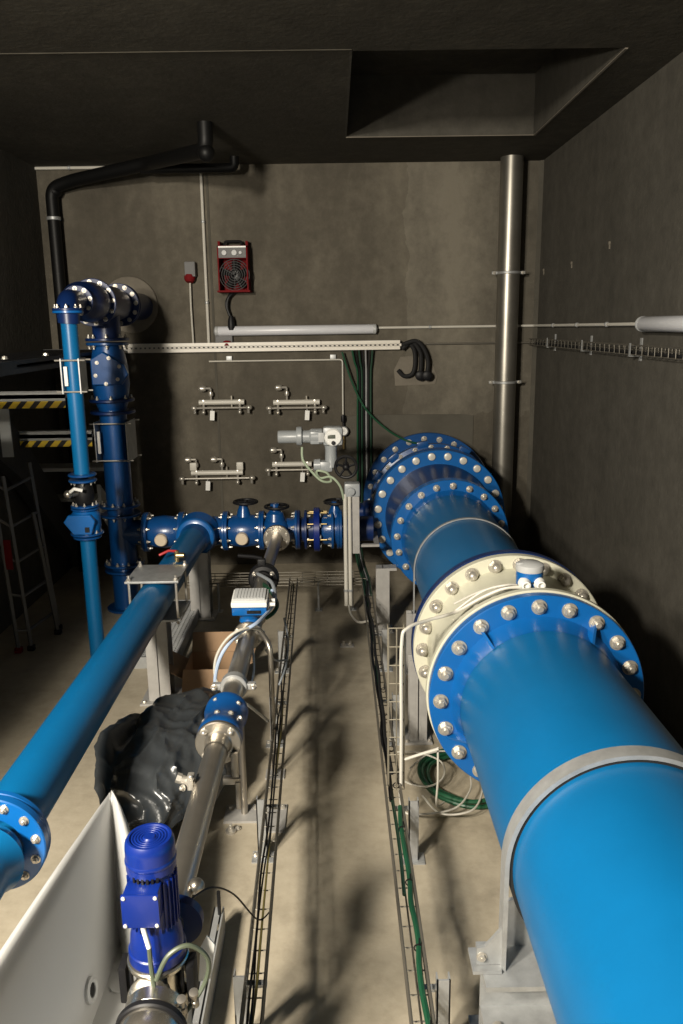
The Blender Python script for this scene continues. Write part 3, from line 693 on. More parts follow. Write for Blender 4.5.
MB().cyl((SX, 3.80, SZ), (SX, 4.99, SZ), .0445, 28).lathe([(.0445, 0), (.062, .02), (.062, .30), (.0445, .32)], (SX, 4.05, SZ), (0, 1, 0), 32).o('measuring_tube', 'steel', t)
for y in (4.05, 4.38): MB().ring((SX, y, SZ), (0, 1, 0), .078, .04, .018, 32).o('flange', 'steel', t)
bolts('stud', t, (SX, 4.05, SZ), (0, -1, 0), .065, 6, .008, 30)
MB().lathe([(.055, 0), (.05, .02), (.058, .04), (.062, .075)], (SX - .0, 4.16, SZ + .05), (0, 0, 1), 24).o('neck', 'blue', t)
hx0 = SX + .012; rt = Matrix.Rotation(math.radians(10), 3, 'X')
def rp(x, y, z): return V((hx0, 4.13, SZ + .165)) + rt @ V((x, y, z))
h = MB().box(rp(0, 0, -.02), (.185, .15, .045), rt, .006).o('display_base', 'blue', t)
MB().box(rp(0, 0, .022), (.19, .155, .030), rt, .006).o('display_lid', 'white', t)
b = MB().box(rp(.0, .004, .044), (.17, .118, .012), rt, .003)
for k in range(9): b.box(rp(-.066 + k * .0165, .004, .051), (.006, .105, .004), rt)
b.o('cover_grille', 'light_grey', t)
MB().box(rp(.025, -.0765, -.02), (.075, .004, .018), rt).o('name_plate', 'black', h)
MB().cyl(rp(.1, -.03, -.0), rp(.135, -.03, -.0), .011, 12).cyl(rp(.1, .03, -.01), rp(.13, .03, -.01), .011, 12).o('cable_gland', 'white', h)
# clamp collar, blue check valve, pipes
t = T('steel_pipe', 'short stainless pipe with bolted collar between the flow meter and the blue check valve', 'pipe', (SX, 3.6, .7))
MB().cyl((SX, 3.19, SZ), (SX, 3.80, SZ), .046, 28).o('barrel', 'steel', t)
MB().ring((SX, 3.42, SZ), (0, 1, 0), .062, .044, .05, 28).box((SX - .075, 3.445, SZ), (.05, .03, .03), None, .004).box((SX + .075, 3.445, SZ), (.05, .03, .03), None, .004).o('collar', 'galv', t)
hw('dome', t, (SX - .09, 3.43, SZ), (0, -1, 0), .012); hw('dome', t, (SX + .09, 3.43, SZ), (0, -1, 0), .012)
t = T('check_valve', 'short royal blue barrel valve on the stainless pipe beside the black bag', 'valve', (SX, 3.2, .7))
MB().lathe([(.04, 0), (.088, 0), (.092, .012), (.092, .05), (.086, .06), (.082, .12), (.086, .2), (.092, .21), (.092, .245), (.08, .255), (.04, .255)], (SX, 2.945, SZ), (0, 1, 0), 48, closed=True).o('body', 'valve_blue', t)
for a, y in ((48, 3.14), (118, 3.15), (62, 3.03), (100, 3.02), (140, 3.0), (30, 3.05)):
    ca, sa = math.cos(math.radians(a)), math.sin(math.radians(a)); hw('hexflat', t, (SX + .083 * ca, y, SZ + .083 * sa), (ca, 0, sa), .0085)
t = T('steel_pipe', 'stainless pipe with forward facing flange running from the blue check valve down to the pump', 'pipe', (SX, 2.6, .7))
MB().cyl((SX, 2.0, SZ), (SX, 2.94, SZ), .0445, 32).o('barrel', 'steel', t)
MB().ring((SX, 2.918, SZ), (0, 1, 0), .092, .043, .024, 48).lathe([(.047, -.07), (.05, -.005), (.055, .0), (.043, .0)], (SX, 2.918, SZ), (0, 1, 0), 32, closed=True).o('flange', 'steel', t)
bolts('dome', t, (SX, 2.918, SZ), (0, -1, 0), .075, 4, .011, 45)
e = at(203, 790, y=2.56)
MB().cyl((SX - .04, 2.60, SZ + .02), (SX - .10, 2.60, SZ + .045), .016, 14).box((SX - .052, 2.60, SZ + .03), (.024, .045, .05), None, .006).lathe([(.018, 0), (.018, .018)], (SX - .085, 2.60, SZ + .04), (-1, 0, .4), 6).o('sampling_tap', 'bolt', t)
hw('dome', t, (SX - .045, 2.57, SZ + .06), (0, -.5, .9), .009); hw('dome', t, (SX - .075, 2.575, SZ + .02), (-.5, -.7, .2), .009)
# pump
PX, PY = -.49, 1.82
t = T('pump', 'upright pump with royal blue motor and stainless body at the lower left', 'pump', (PX, PY, 0))
zb = .795
mo = MB().lathe([(.057, 0), (.057, .165), (.056, .17)], (PX, PY, zb + .03), (0, 0, 1), 48)
for k in range(28):
    a = 2 * PI * k / 28; mo.box((PX + .059 * math.cos(a), PY + .059 * math.sin(a), zb + .11), (.010, .003, .14), Matrix.Rotation(a, 3, 'Z'))
mo = mo.o('motor', 'deep_blue', t)
FC = zb + .195
fc = MB().lathe([(.060, 0), (.0635, .004), (.0635, .062), (.062, .078), (.056, .088), (.050, .088), (.048, .084), (.018, .084), (.014, .088), (.0, .088)], (PX, PY, FC), (0, 0, 1), 48)
fc.lathe([(.0636, .022), (.0655, .026), (.0655, .032), (.0636, .036)], (PX, PY, FC), (0, 0, 1), 48, closed=True)
for k in range(4): fc.torus((PX, PY, FC + .0845), (0, 0, 1), .020 + .0075 * k, .0016, 32, 6)
fc.o('fan_cover', 'deep_blue', t)
b = MB()
for k in range(6):
    a = math.radians(-120 + k * 11); b.box((PX + .061 * math.cos(a), PY + .061 * math.sin(a), FC - .004), (.008, .006, .024), Matrix.Rotation(a, 3, 'Z'))
b.o('air_slot', 'black', mo)
tb = MB().box((PX - .008, PY - .072, zb + .145), (.088, .055, .088), None, .007).o('terminal_box', 'deep_blue', t)
MB().box((PX - .008, PY - .102, zb + .145), (.093, .008, .093), None, .003).o('lid', 'deep_blue', tb)
for sx in (-1, 1):
    for sz in (-1, 1): hw('cap', tb, (PX - .008 + sx * .039, PY - .106, zb + .145 + sz * .039), (0, -1, 0), .0042, 'screw')
MB().lathe([(.056, .02), (.060, -.005), (.066, -.02), (.070, -.06), (.070, -.085), (.05, -.088)], (PX, PY, zb + .03), (0, 0, 1), 48).lathe([(.071, -.065), (.0745, -.068), (.0745, -.093), (.05, -.095)], (PX, PY, zb + .03), (0, 0, 1), 48).o('lantern', 'deep_blue', t)
zz = zb - .064
MB().lathe([(.066, 0), (.077, -.004), (.077, -.016), (.062, -.022), (.06, -.09), (.075, -.11), (.075, -.16), (.05, -.18)], (PX, PY, zz), (0, 0, 1), 48).o('pump_body', 'steel_bright', t)
MB().lathe([(.077, 0), (.080, -.004), (.080, -.012), (.077, -.016)], (PX, PY, zz - .004), (0, 0, 1), 48).o('gasket_ring', 'steel_bright', t)
for a in (205, 245, 295, 335, 25, 65, 115, 155):
    ca, sa = math.cos(math.radians(a)), math.sin(math.radians(a))
    MB().tube([(PX + .073 * ca, PY + .073 * sa, zz - .02), (PX + .073 * ca, PY + .073 * sa, zz - .095)], .0055, 8).o('stud_bolt', 'black', t)
MB().lathe([(.055, 0), (.055, .02), (.045, .03), (.036, .032), (.034, .05), (.02, .055), (0, .056)], (PX - .01, PY - .07, zz - .07), (0, -1, .35), 28).o('bleed_plug', 'steel_bright', t)
for sx in (-1, 1): MB().box((PX + sx * .088, PY - .01, zz - .07), (.022, .06, .11), None, .008).o('shroud', 'black', t)
# suction end: cylinder toward the camera
MB().lathe([(.072, 0), (.08, .01), (.08, .05), (.05, .05)], (PX + .012, PY - .155, .645), (0, 1, 0), 48).o('suction_flange', 'steel_bright', t)
MB().ring((PX + .012, PY - .175, .645), (0, 1, 0), .090, .06, .022, 48).o('gasket', 'black', t)
MB().lathe([(.080, 0), (.080, .045), (.077, .05), (.077, .35), (.05, .355)], (PX + .012, PY - .175, .645), (0, -1, 0), 56).o('suction_pipe', 'steel_bright', t)
MB().lathe([(.045, 0), (.045, .12), (.058, .13), (.058, .15), (.03, .15)], (PX, PY + .03, .71), (0, 1, .06), 32).o('discharge_stub', 'steel', t)
MB().lathe([(.072, 0), (.072, .03), (.045, .034)], (PX + .025, PY + .12, .715), (0, 1, 0), 36).o('discharge_flange', 'dark_blue', t)
MB().cyl((PX + .05, PY, 0.02), (PX + .05, PY, .56), .028, 24).mm((PX + .0, PY - .12, 0), (PX + .14, PY + .12, .02)).o('pedestal', 'galv', t)
MB().sph((PX + .06, 2.07, .735), .024, 16).cyl((PX + .02, 2.07, .725), (PX + .06, 2.07, .735), .014, 12).o('vent_ball', 'steel', t)
for dx, dy in ((.085, -.12), (.112, -.10)):
    MB().lathe([(.010, 0), (.010, .02), (.007, .022), (.007, .045), (.012, .046), (.012, .055), (0, .057)], (PX + dx, PY + dy, .66), (0, -.3, 1), 12).o('drain_plug', 'steel', t)
MB().prism([(PX + .085, 1.90, .56), (PX + .12, 1.90, .57), (PX + .135, 1.90, .68), (PX + .115, 1.90, .71), (PX + .095, 1.90, .67)], (0, .004, 0)).o('splash_plate', 'white', t)
# gland and motor cable
MB().cyl((PX - .012, PY - .088, zb + .10), (PX + .003, PY - .092, zb + .03), .0065, 12).o('cable_gland', 'white', tb)
cb = [(PX + .003, PY - .092, zb + .03), (PX + .008, PY - .10, zb - .05), (PX + .03, PY - .13, .635), (PX + .07, PY - .1, .62), (PX + .125, PY - .05, .67), (PX + .14, PY - .05, .75), (PX + .10, PY - .07, .81), (PX + .05, PY - .09, .80), (PX + .018, PY - .105, .74)]
cb2 = [(PX + .03, PY - .135, .632), (PX + .10, PY - .14, .60), (PX + .17, PY - .15, .50), (PX + .24, PY - .2, .3), (PX + .25, PY - .3, .1), (PX + .28, PY - .4, .012)]
tag(MB().curve(cb[:9], .0062, 8, 8).o('cable', 'cable_olive'), 'olive grey cable looped beside the blue pump motor', 'cable')
tag(MB().curve(cb2, .0075, 8, 8).o('cable', 'cable_olive'), 'thicker olive cable trailing from the pump to the lower right', 'cable')
tag(MB().curve([(PX + .06, 2.0, .75), (PX + .11, 2.05, .745), (PX + .15, 2.2, .6), (-.30, 2.45, .3), (-.26, 2.52, .28)], .003, 6, 8).o('cable', 'black'), 'thin dark wire arching from the pump outlet toward the left floor tray', 'cable')
# long channel rail on the floor by the pump
t = T('steel_channel', 'short galvanised channel on the floor beside the pump with a black rod at its end', 'channel', (-.49, 2.5, 0))
MB().mm((-.505, 2.20, 0), (-.465, 2.74, .006)).mm((-.505, 2.20, 0), (-.499, 2.74, .12)).mm((-.471, 2.20, 0), (-.465, 2.74, .12)).mm((-.505, 2.20, .114), (-.478, 2.74, .12)).o('channel', 'galv', t)
MB().cyl((-.478, 2.70, .0), (-.478, 2.70, .22), .007, 10).o('threaded_rod', 'black', t)
# ------------------------------------------------------------------ stands of the stainless line
t = T('pipe_stand', 'stainless post on a floor plate holding the pipe at the blue check valve', 'support post', (-.483, 3.53, 0))
MB().tube([(-.475, 3.53, .012), (-.475, 3.53, .56), (SX + .01, 3.46, .62), (SX + .0, 3.40, SZ - .047)], .017, 14).o('post', 'steel', t)
MB().mm((-.57, 3.46, 0), (-.40, 3.60, .012)).o('base_plate', 'galv_dull', t)
for x in (-.55, -.42): hw('hexflat', t, (x, 3.57, .012), (0, 0, 1), .011, 'anchor')
MB().box((SX + .065, 2.90, SZ - .09), (.03, .02, .12), None, .005).box((SX + .05, 2.90, SZ - .15), (.07, .03, .03), None, .006).box((SX + .075, 2.89, SZ - .21), (.02, .02, .12), None, .004).o('bracket', 'steel', t)
t = T('pipe_stand', 'bent stainless tube stand beside the left floor tray, curving over to the flow meter', 'support post', (-.352, 3.885, 0))
MB().tube([(-.352, 3.885, .0), (-.352, 3.885, .74), (-.43, 4.0, .80), (SX, 4.02, .78)], .014, 12, .06).o('post', 'steel', t)
MB().mm((-.40, 3.84, 0), (-.30, 3.93, .01)).o('base_plate', 'galv_dull', t)
# floor anchors and loose plates
t = T('floor_plate', 'square pale steel plate lying on the floor beside the post below the blue check valve', 'plate', (-.40, 3.55, 0))
MB().mm((-.395, 3.38, 0), (-.27, 3.60, .010)).o('plate', 'galv_dull', t); hw('hexflat', t, (-.37, 3.57, .01), (0, 0, 1), .011); hw('hexflat', t, (-.29, 3.57, .01), (0, 0, 1), .011)
fa = at(231, 832, z=0)
t = T('floor_anchor', 'small shiny anchor nut on the floor in front of the stainless post plate', 'anchor', fa)
MB().cyl(fa, fa + V((0, 0, .012)), .026, 20).o('washer', 'bolt', t); hw('stud', t, fa + V((0, 0, .01)), (0, 0, 1), .0125, 'nut')
hw('hexflat', t, fa + V((.03, .02, .004)), (0, 0, 1), .010, 'nut')
fa = at(347, 646, z=0)
t = T('floor_anchor', 'small shiny floor anchor between the two wire trays near the back', 'anchor', fa)
MB().mm(fa + V((-.05, -.03, 0)), fa + V((.05, .03, .008))).o('plate', 'galv_dull', t)
hw('stud', t, fa + V((-.025, 0, .008)), (0, 0, 1), .012, 'nut'); hw('stud', t, fa + V((.025, 0, .008)), (0, 0, 1), .012, 'nut')
# conduit branch: one bend running from the twin conduits to the tray
tag(MB().curve([at(349, 606, y=6.2), at(351, 614, y=6.0), at(358, 622, y=5.75), at(368, 621, y=5.65), at(374, 619, y=5.65)], .009, 8, 8).o('cable', 'conduit'), 'pale cable bending from the upright conduits into the right floor tray', 'cable')
# ------------------------------------------------------------------ wire floor trays
def wiretray(name, label, P, wdt, hgt, m, step=.1, posts=(), px_side=-1, ptop=None, rail=2):
    t = T(name, label, 'cable tray', P[0])
    P = [V(p) for p in P]; b = MB()
    a, e = P[0], P[-1]; d = (e - a); L = d.length; d.normalize()
    if abs(d.z) > .8: s, u = V((1, 0, 0)), V((0, 1, 0))
    else: s = V((0, 0, 1)).cross(d).normalized() * -1; u = V((0, 0, 1))
    offs = [(-.5, 1), (-.5, .5), (-.5, 0), (0, 0), (.5, 0), (.5, .5), (.5, 1)]
    if rail == 1: offs = [(-.5, 1), (-.5, 0), (.5, 0), (.5, 1)]
    for fx, fz in offs: b.cyl(a + s * fx * wdt + u * fz * hgt, e + s * fx * wdt + u * fz * hgt, .0036, 6)
    n = int(L / step)
    for k in range(n + 1):
        c = a + d * (k * L / n)
        b.tube([c + s * -.5 * wdt + u * hgt, c + s * -.5 * wdt, c + s * .5 * wdt, c + s * .5 * wdt + u * hgt], .0030, 5)
    b.o('wire_mesh', m, t); return t
LT = [V((-.272, 1.55, .26)), V((-.365, 6.35, .26))]
RT = [V((.235, 1.55, .26)), V((.232, 6.35, .26))]
tl = wiretray('cable_tray', 'narrow wire cable tray along the floor on the left of the aisle', LT, .062, .05, 'wire')
trr = wiretray('cable_tray', 'narrow wire cable tray along the floor beside the wide pipe', RT, .068, .05, 'wire')
tb_ = wiretray('cable_tray', 'wire cable tray crossing low along the foot of the back wall', [V((-1.25, 6.44, .25)), V((.23, 6.44, .25))], .2, .05, 'wire')
tv = wiretray('cable_tray', 'upright wire ladder tray rising from the right floor tray to the cream flow meter', [V((.252, 3.30, .27)), V((.252, 3.30, 1.05))], .07, .05, 'wire_bright', .085)
def traypost(parent, x, y, h, sx):
    b = MB(); b.mm((x - .022, y - .006, .006), (x + .022, y, h)).mm((x - .022, y - .006, .006), (x - .017, y + .03, h)).mm((x + .017, y - .006, .006), (x + .022, y + .03, h))
    b.mm((x - .05, y - .03, 0), (x + .05, y + .05, .006)); b.mm((min(x, x + sx * .085), y + .0, h - .05), (max(x, x + sx * .085), y + .022, h - .038))
    b.o('post', 'galv', parent)
    hw('hexflat', parent, (x - .036, y + .02, .006), (0, 0, 1), .009, 'anchor')
for y in (2.20, 3.19, 4.2, 5.2): traypost(tl, -.335 - .02 * (y - 2.2) / 1.0, y, .30, 1)
for y in (2.17, 3.16, 4.2, 5.2): traypost(trr, .318, y, .30, -1)
for x in (-1.0, -.165, .12): MB().mm((x - .008, 6.42, 0), (x + .008, 6.45, .25)).mm((x - .03, 6.40, 0), (x + .03, 6.47, .005)).o('post', 'galv', tb_)
# cables in the trays
def traycable(P, offs, r, m, label, seed):
    rnd = random.Random(seed); a, e = P; pts = []
    n = 16
    for k in range(n + 1):
        t_ = k / n; p = a.lerp(e, t_)
        pts.append(p + V((offs[0] + rnd.uniform(-.007, .007), 0, offs[1] + rnd.uniform(-.003, .004))))
    return tag(MB().curve(pts, r, 7, 5).o('cable', m), label, 'cable')
e1 = V((-.355, 6.30, .26))
traycable((LT[0], e1), (-.018, .010), .0045, 'black', 'black cable lying in the left floor tray, on its left side', 1)
traycable((LT[0], e1), (-.002, .010), .004, 'ochre', 'dull yellow cable lying in the left floor tray', 2)
traycable((LT[0], e1), (-.008, .017), .0035, 'rubber', 'thin dark cable on top of the others in the left floor tray', 3)
e2 = V((.232, 6.30, .26))
traycable((RT[0], V((.233, 3.15, .26))), (.018, .015), .0105, 'green', 'thick green cable lying in the right floor tray', 4)
traycable((V((.235, 3.2, .26)), e2), (-.016, .015), .009, 'black', 'black cable in the right floor tray, on its left side', 5)
traycable((V((.235, 3.4, .26)), e2), (.0, .028), .009, 'rubber', 'dark cable on top of the others in the right floor tray', 6)
traycable((V((.235, 2.6, .26)), e2), (-.004, .013), .0075, 'dark_green', 'thin dark green cable in the middle of the right floor tray', 7)
b = MB()
for k in range(9):
    y = 2.0 + .33 * k; b.torus((.237 + .016, y, .277), (0, 1, 0), .014, .0025, 12, 5); b.box((.237 + .02, y, .30), (.005, .004, .03))
b.o('cable_tie', 'black', trr)
# bundle from the trunking down the wall to the right tray
cols = ['green', 'black', 'dark_green', 'black', 'galv', 'rubber', 'dark_green']
labs = ['green cable at the left edge of the upright bundle on the back wall', 'black cable second from the left in the upright bundle on the back wall', 'dark green cable third from the left in the upright wall bundle',
        'black cable in the middle of the upright wall bundle', 'silvery grey cable right of the middle in the upright wall bundle', 'dark rubber cable second from the right in the upright wall bundle', 'dark green cable at the right edge of the upright wall bundle']
for k in range(7):
    px = 357.5 + k * 2.2; top = at(352 + k * 3.4, 350, y=7.72); m1 = at(px, 375, y=7.74)
    m2 = at(px, 500, y=7.74)
    pts = [top, at((352 + k * 3.4) * .55 + px * .45, 362, y=7.73), m1, at(px, 420, y=7.74), m2, V((.185 + .009 * k, 7.71, .62)), V((.15 + .009 * k, 7.35, .47)), V((.17 + .009 * k, 6.8, .33)), V((.205 + .009 * k, 6.32, .285)), V((.205 + .009 * k, 6.0, .275))]
    tag(MB().curve(pts, .0095 if k % 2 == 0 else .008, 7, 6).o('cable', cols[k]), labs[k], 'cable')
pts = [at(342, 352, y=7.70), at(352, 382, y=7.69), at(365, 408, y=7.68), at(385, 428, y=7.67), at(405, 440, y=7.53), at(420, 444, y=7.52), at(430, 447, y=7.53)]
tag(MB().curve(pts, .0095, 8, 8).o('cable', 'green'), 'green cable slanting across the bundle down to the top of the rear blue flange', 'cable')
# ------------------------------------------------------------------ back wall equipment
W = 7.7
# trunking
a = at(120, 344.5, y=W); e = at(400, 343.2, y=W)
t = T('cable_trunking', 'long pale perforated cable trunking across the back wall', 'cable trunking', (a.x, W, a.z - .09))
zt_, zb_ = (a.z + e.z) / 2 + .015, (a.z + e.z) / 2 - .068
b = MB(); b.mm((a.x, W - .002, zt_ - .034), (e.x, W, zt_)); b.mm((a.x, W - .002, zb_), (e.x, W, zb_ + .034))
n = 62
for k in range(n + 1):
    x = a.x + (e.x - a.x) * k / n; b.mm((x - .012, W - .002, zb_ + .03), (x + .012, W, zt_ - .03))
b.o('front_side', 'trunk_white', t)
MB().mm((a.x, W, zb_), (e.x, D, zb_ + .002)).o('bottom', 'trunk_white', t)
MB().mm((a.x, D - .004, zb_), (e.x, D - .002, zt_)).o('back_side', 'panel_grey', t)
MB().mm((e.x - .002, W, zb_), (e.x, D, zt_)).o('end_cap', 'trunk_white', t)
# light tube
a = at(216, 331, y=W); e = at(375, 329.3, y=W); lz = (a.z + e.z) / 2
def lightbar(a, e, label, rot=0):
    t = T('light_fitting', label, 'light', (a + e) / 2)
    d = (e - a).normalized()
    MB().lathe([(.0, 0), (.038, 0), (.044, .01), (.044, (e - a).length - .01), (.038, (e - a).length), (0, (e - a).length)], a, e - a, 28).o('diffuser', 'diffuser', t)
    for p, s in ((a, -1), (e, 1)): MB().lathe([(.043, 0), (.046, .006), (.046, .03), (.03, .04), (.012, .045)], p - d * s * .02, d * s, 24).o('end_cap', 'light_grey', t)
    return t, d
t, d = lightbar(V((a.x, 7.74, lz)), V((e.x, 7.74, lz)), 'long unlit white tube light on the back wall above the trunking')
for f in (.15, .85):
    c = V((a.x, 7.74, lz)).lerp(V((e.x, 7.74, lz)), f)
    MB().box(c + V((0, .035, 0)), (.04, .05, .07)).o('bracket', 'galv', t)
t, d = lightbar(V((1.85, 4.95, 2.315)), V((1.85, 3.50, 2.315)), 'unlit white tube light on the right wall at the picture edge')
for f in (.15, .85):
    c = V((1.85, 4.95, 2.315)).lerp(V((1.85, 3.50, 2.315)), f)
    MB().box(c + V((.035, 0, 0)), (.05, .04, .07)).o('bracket', 'galv', t)
# heater
a = at(217, 246, y=W - .08); e = at(249, 292, y=W - .08)
t = T('fan_heater', 'red box fan heater hanging high on the back wall', 'heater', ((a.x + e.x) / 2, W, e.z))
x0, x1, z1, z0 = a.x, e.x, a.z, e.z; yf, yb = W - .10, 7.79
b = MB(); b.mm((x0, yf, z0), (x0 + .012, yb, z1)); b.mm((x1 - .012, yf, z0), (x1, yb, z1)); b.mm((x0, yf, z1 - .012), (x1, yb, z1)); b.mm((x0 - .012, yf - .012, z0), (x1 + .012, yb, z0 + .016)); b.mm((x0, yb - .01, z0), (x1, yb, z1))
b.mm((x0 + .012, yf + .004, z1 - .11), (x1 - .012, yf + .016, z1 - .012))
b.o('housing', 'red', t, bevel=.003)
cp = MB().mm((x0 + .012, yf - .006, z1 - .105), (x1 - .012, yf + .006, z1 - .014), .003).o('control_panel', 'panel_grey', t)
xm = (x0 + x1) / 2
for dx, r in ((-.07, .024), (.02, .026), (.075, .015)): MB().lathe([(r, 0), (r * .9, .02), (0, .021)], (xm + dx, yf - .006, z1 - .062), (0, -1, 0), 18).o('knob', 'light_grey', cp)
MB().mm((x0 + .012, yf - .006, z1 - .018), (x1 - .012, yf - .002, z1 - .004)).o('trim', 'white', t)
gz = (z0 + z1 - .1) / 2
g = MB()
for k in range(6): g.torus((xm + .01, yf + .02, gz), (0, 1, 0), .03 + .021 * k, .0035, 32, 5)
for k in range(6): a_ = PI * k / 6; g.cyl((xm + .01 - .13 * math.cos(a_), yf + .022, gz - .13 * math.sin(a_)), (xm + .01 + .13 * math.cos(a_), yf + .022, gz + .13 * math.sin(a_)), .003, 5)
g.o('fan_guard', 'black', t)
MB().sph((xm + .02, yf + .05, gz), .030, 16, (1, .6, 1.3)).o('fan_hub', 'light_grey', t)
f = MB()
for k in range(5):
    a_ = .3 + 2 * PI * k / 5; rot = Matrix.Rotation(-a_, 3, 'Y') @ Matrix.Rotation(.5, 3, 'X')
    f.box((xm + .01 + .075 * math.cos(a_), yf + .07, gz + .075 * math.sin(a_)), (.10, .006, .055), rot)
f.o('fan_blade', 'rubber', t)
MB().tube([(xm - .08, W, z1), (xm - .075, W, z1 + .045), (xm + .075, W, z1 + .045), (xm + .08, W, z1)], .012, 8, .03).o('handle', 'black', t)
MB().mm((x0, yf + .06, z1), (x0 + .02, yb, z1 + .045)).o('bracket', 'red', t); MB().mm((x1 - .02, yf + .06, z1), (x1, yb, z1 + .045)).o('bracket', 'red', t)
# heater plug and red socket
c0 = at(229, 297, y=7.72); c1 = at(231, 318, y=7.72); c2 = at(230, 336, y=7.72)
t = T('power_plug', 'black hanging cable and plug below the red heater', 'plug', c2)
MB().curve([V((xm + .02, 7.75, z0 + .02)), c0, V((c0.x - .02, 7.72, (c0.z + c1.z) / 2)), c1], .012, 8, 8).curve([V((xm - .03, 7.75, z0 + .02)), c0 + V((-.03, 0, -.05)), c1 + V((-.02, 0, .04)), c1], .011, 8, 8).o('cord', 'black', t)
MB().lathe([(.018, 0), (.03, .04), (.034, .10), (.03, .13)], c1 + V((0, 0, .02)), (0, 0, -1), 16).o('plug_body', 'black', t)
t = T('wall_socket', 'grey industrial socket with dark red collar behind the left end of the tube light', 'socket', at(224, 342, y=7.76))
q = at(224, 338, y=7.76)
MB().box((q.x, 7.77, q.z + .01), (.16, .05, .10), None, .008).o('box', 'panel_grey', t)
MB().lathe([(.04, 0), (.044, .03), (.04, .05)], (q.x + .03, 7.75, q.z - .04), (0, -.5, -1), 18).o('collar', 'red', t)
# socket box with cable
a = at(185, 262, y=7.76); e = at(196.5, 277, y=7.76)
t = T('wall_socket', 'small grey socket box with red bottom plug left of the heater', 'socket', ((a.x + e.x) / 2, 7.76, e.z))
MB().mm((a.x, 7.70, e.z), (e.x, 7.80, a.z), .012).o('box', 'panel_grey', t)
MB().lathe([(.05, 0), (.05, .03), (.04, .05), (.03, .06)], ((a.x + e.x) / 2 - .01, 7.74, e.z + .01), (0, -.3, -1), 20).o('red_collar', 'red', t)
p0 = at(190, 281, y=7.75); p1 = at(193.5, 345, y=7.75)
MB().curve([p0, p0.lerp(p1, .4) + V((-.004, 0, 0)), p1], .009, 8, 6).o('lead', 'cable_white', t)
# vertical conduit
def conduit(pts, r, label, m='conduit', clips=(), name='conduit', fil=.06):
    t = T(name, label, 'conduit', pts[0]); MB().tube(pts, r, 10, fil).o('tube', m, t)
    for c, ax in clips: MB().ring(V(c) - V(ax) * .012, ax, r + .006, r - .001, .024, 14).o('clip', 'galv', t)
    return t
p0 = at(200.5, 166, y=7.77); p1 = at(209, 346, y=7.77)
conduit([p0, p1], .0135, 'pale upright conduit from the ceiling to the trunking left of the heater', clips=[(p0.lerp(p1, .3), (0, 0, 1)), (p0.lerp(p1, .75), (0, 0, 1))])
p0 = at(31, 163, y=7.77); p1 = at(128, 162.3, y=7.77); p0.x = XL + .005; zc_ = min(p0.z, p1.z, CH - .016)
conduit([V((p0.x, 7.77, zc_)), V((p1.x + .75, 7.77, zc_))], .0135, 'pale conduit running along the top left edge of the back wall', clips=[((-2.35, 7.77, zc_), (1, 0, 0)), ((-1.95, 7.77, zc_), (1, 0, 0))])
p0 = at(379, 328.5, y=7.77)
conduit([V((.42, 7.77, 2.30)), V((XR - .03, 7.77, 2.30)), V((XR - .03, 4.96, 2.315))], .0115, 'thin pale conduit from the tube light round the corner to the right wall light', 'conduit',
        clips=[((.9, 7.77, 2.30), (1, 0, 0)), ((XR - .03, 7.1, 2.304), (0, 1, 0)), ((XR - .03, 6.4, 2.308), (0, 1, 0)), ((XR - .03, 5.7, 2.312), (0, 1, 0))])
# slim rail & right wall tray
p0 = at(425, 344.5, y=7.76)
conduit([V((p0.x - .12, 7.775, 2.145)), V((XR - .02, 7.775, 2.145))], .009, 'thin dark rail on the back wall right of the black hoses', 'wire')
t = T('cable_tray', 'thin wire cable tray along the right wall below the tube light', 'cable tray', (1.86, 5, 2.15))
b = MB()
for dz in (0, .028, .056):
    b.cyl((1.90, 7.78, 2.125 + dz), (1.90, 1.5, 2.135 + dz), .0035, 6)
b.cyl((1.84, 7.78, 2.125), (1.84, 1.5, 2.135), .0035, 6); b.cyl((1.84, 7.78, 2.181), (1.84, 1.5, 2.191), .0035, 6)
for k in range(64):
    y = 7.75 - k * .098; z = 2.125 + (7.78 - y) * .0016
    b.tube([(1.84, y, z + .056), (1.84, y, z), (1.90, y, z), (1.90, y, z + .056)], .003, 5)
b.o('wire_mesh', 'wire', t)
for y in (7.1, 6.1, 5.1, 4.1):
    MB().mm((1.83, y - .012, 2.118), (1.905, y + .012, 2.124)).mm((1.90, y - .015, 2.09), (1.908, y + .015, 2.23)).mm((1.832, y - .012, 2.12), (1.836, y + .012, 2.20)).o('bracket', 'galv', t)
tag(MB().curve([(1.87, 7.7, 2.14), (1.872, 6.5, 2.14), (1.868, 5, 2.143), (1.871, 3.5, 2.146), (1.87, 1.6, 2.15)], .010, 8, 6).o('cable', 'rubber'), 'dark cable lying in the right wall tray', 'cable')
# impulse line and gauge
pL = at(209, 361, y=7.76); pR = at(342.5, 360, y=7.76); pD = at(343, 415, y=7.76)
zi = (pL.z + pR.z) / 2
t = T('pressure_gauge', 'thin pale sensing line with black cock and small round gauge above the actuator', 'gauge', (pD.x, 7.76, 1.2))
MB().tube([(pL.x, 7.76, zi), (pR.x, 7.76, zi), (pD.x, 7.76, pD.z)], .0075, 8, .03).o('sensing_line', 'conduit', t)
for px in (229, 333):
    c = at(px, 356, y=7.77); MB().box((c.x, 7.78, zi + .025), (.055, .03, .045), None, .004).o('line_clip', 'galv', t)
c = at(343.5, 419, y=7.74); MB().cyl((c.x, 7.76, pD.z), (c.x, 7.76, c.z - .12), .012, 10).lathe([(.022, 0), (.026, .03), (.022, .06)], (c.x, 7.755, c.z - .03), (0, 0, 1), 14).o('cock', 'black', t)
MB().box((c.x - .006, 7.715, c.z + .01), (.02, .03, .07), None, .005).o('cock_lever', 'black', t)
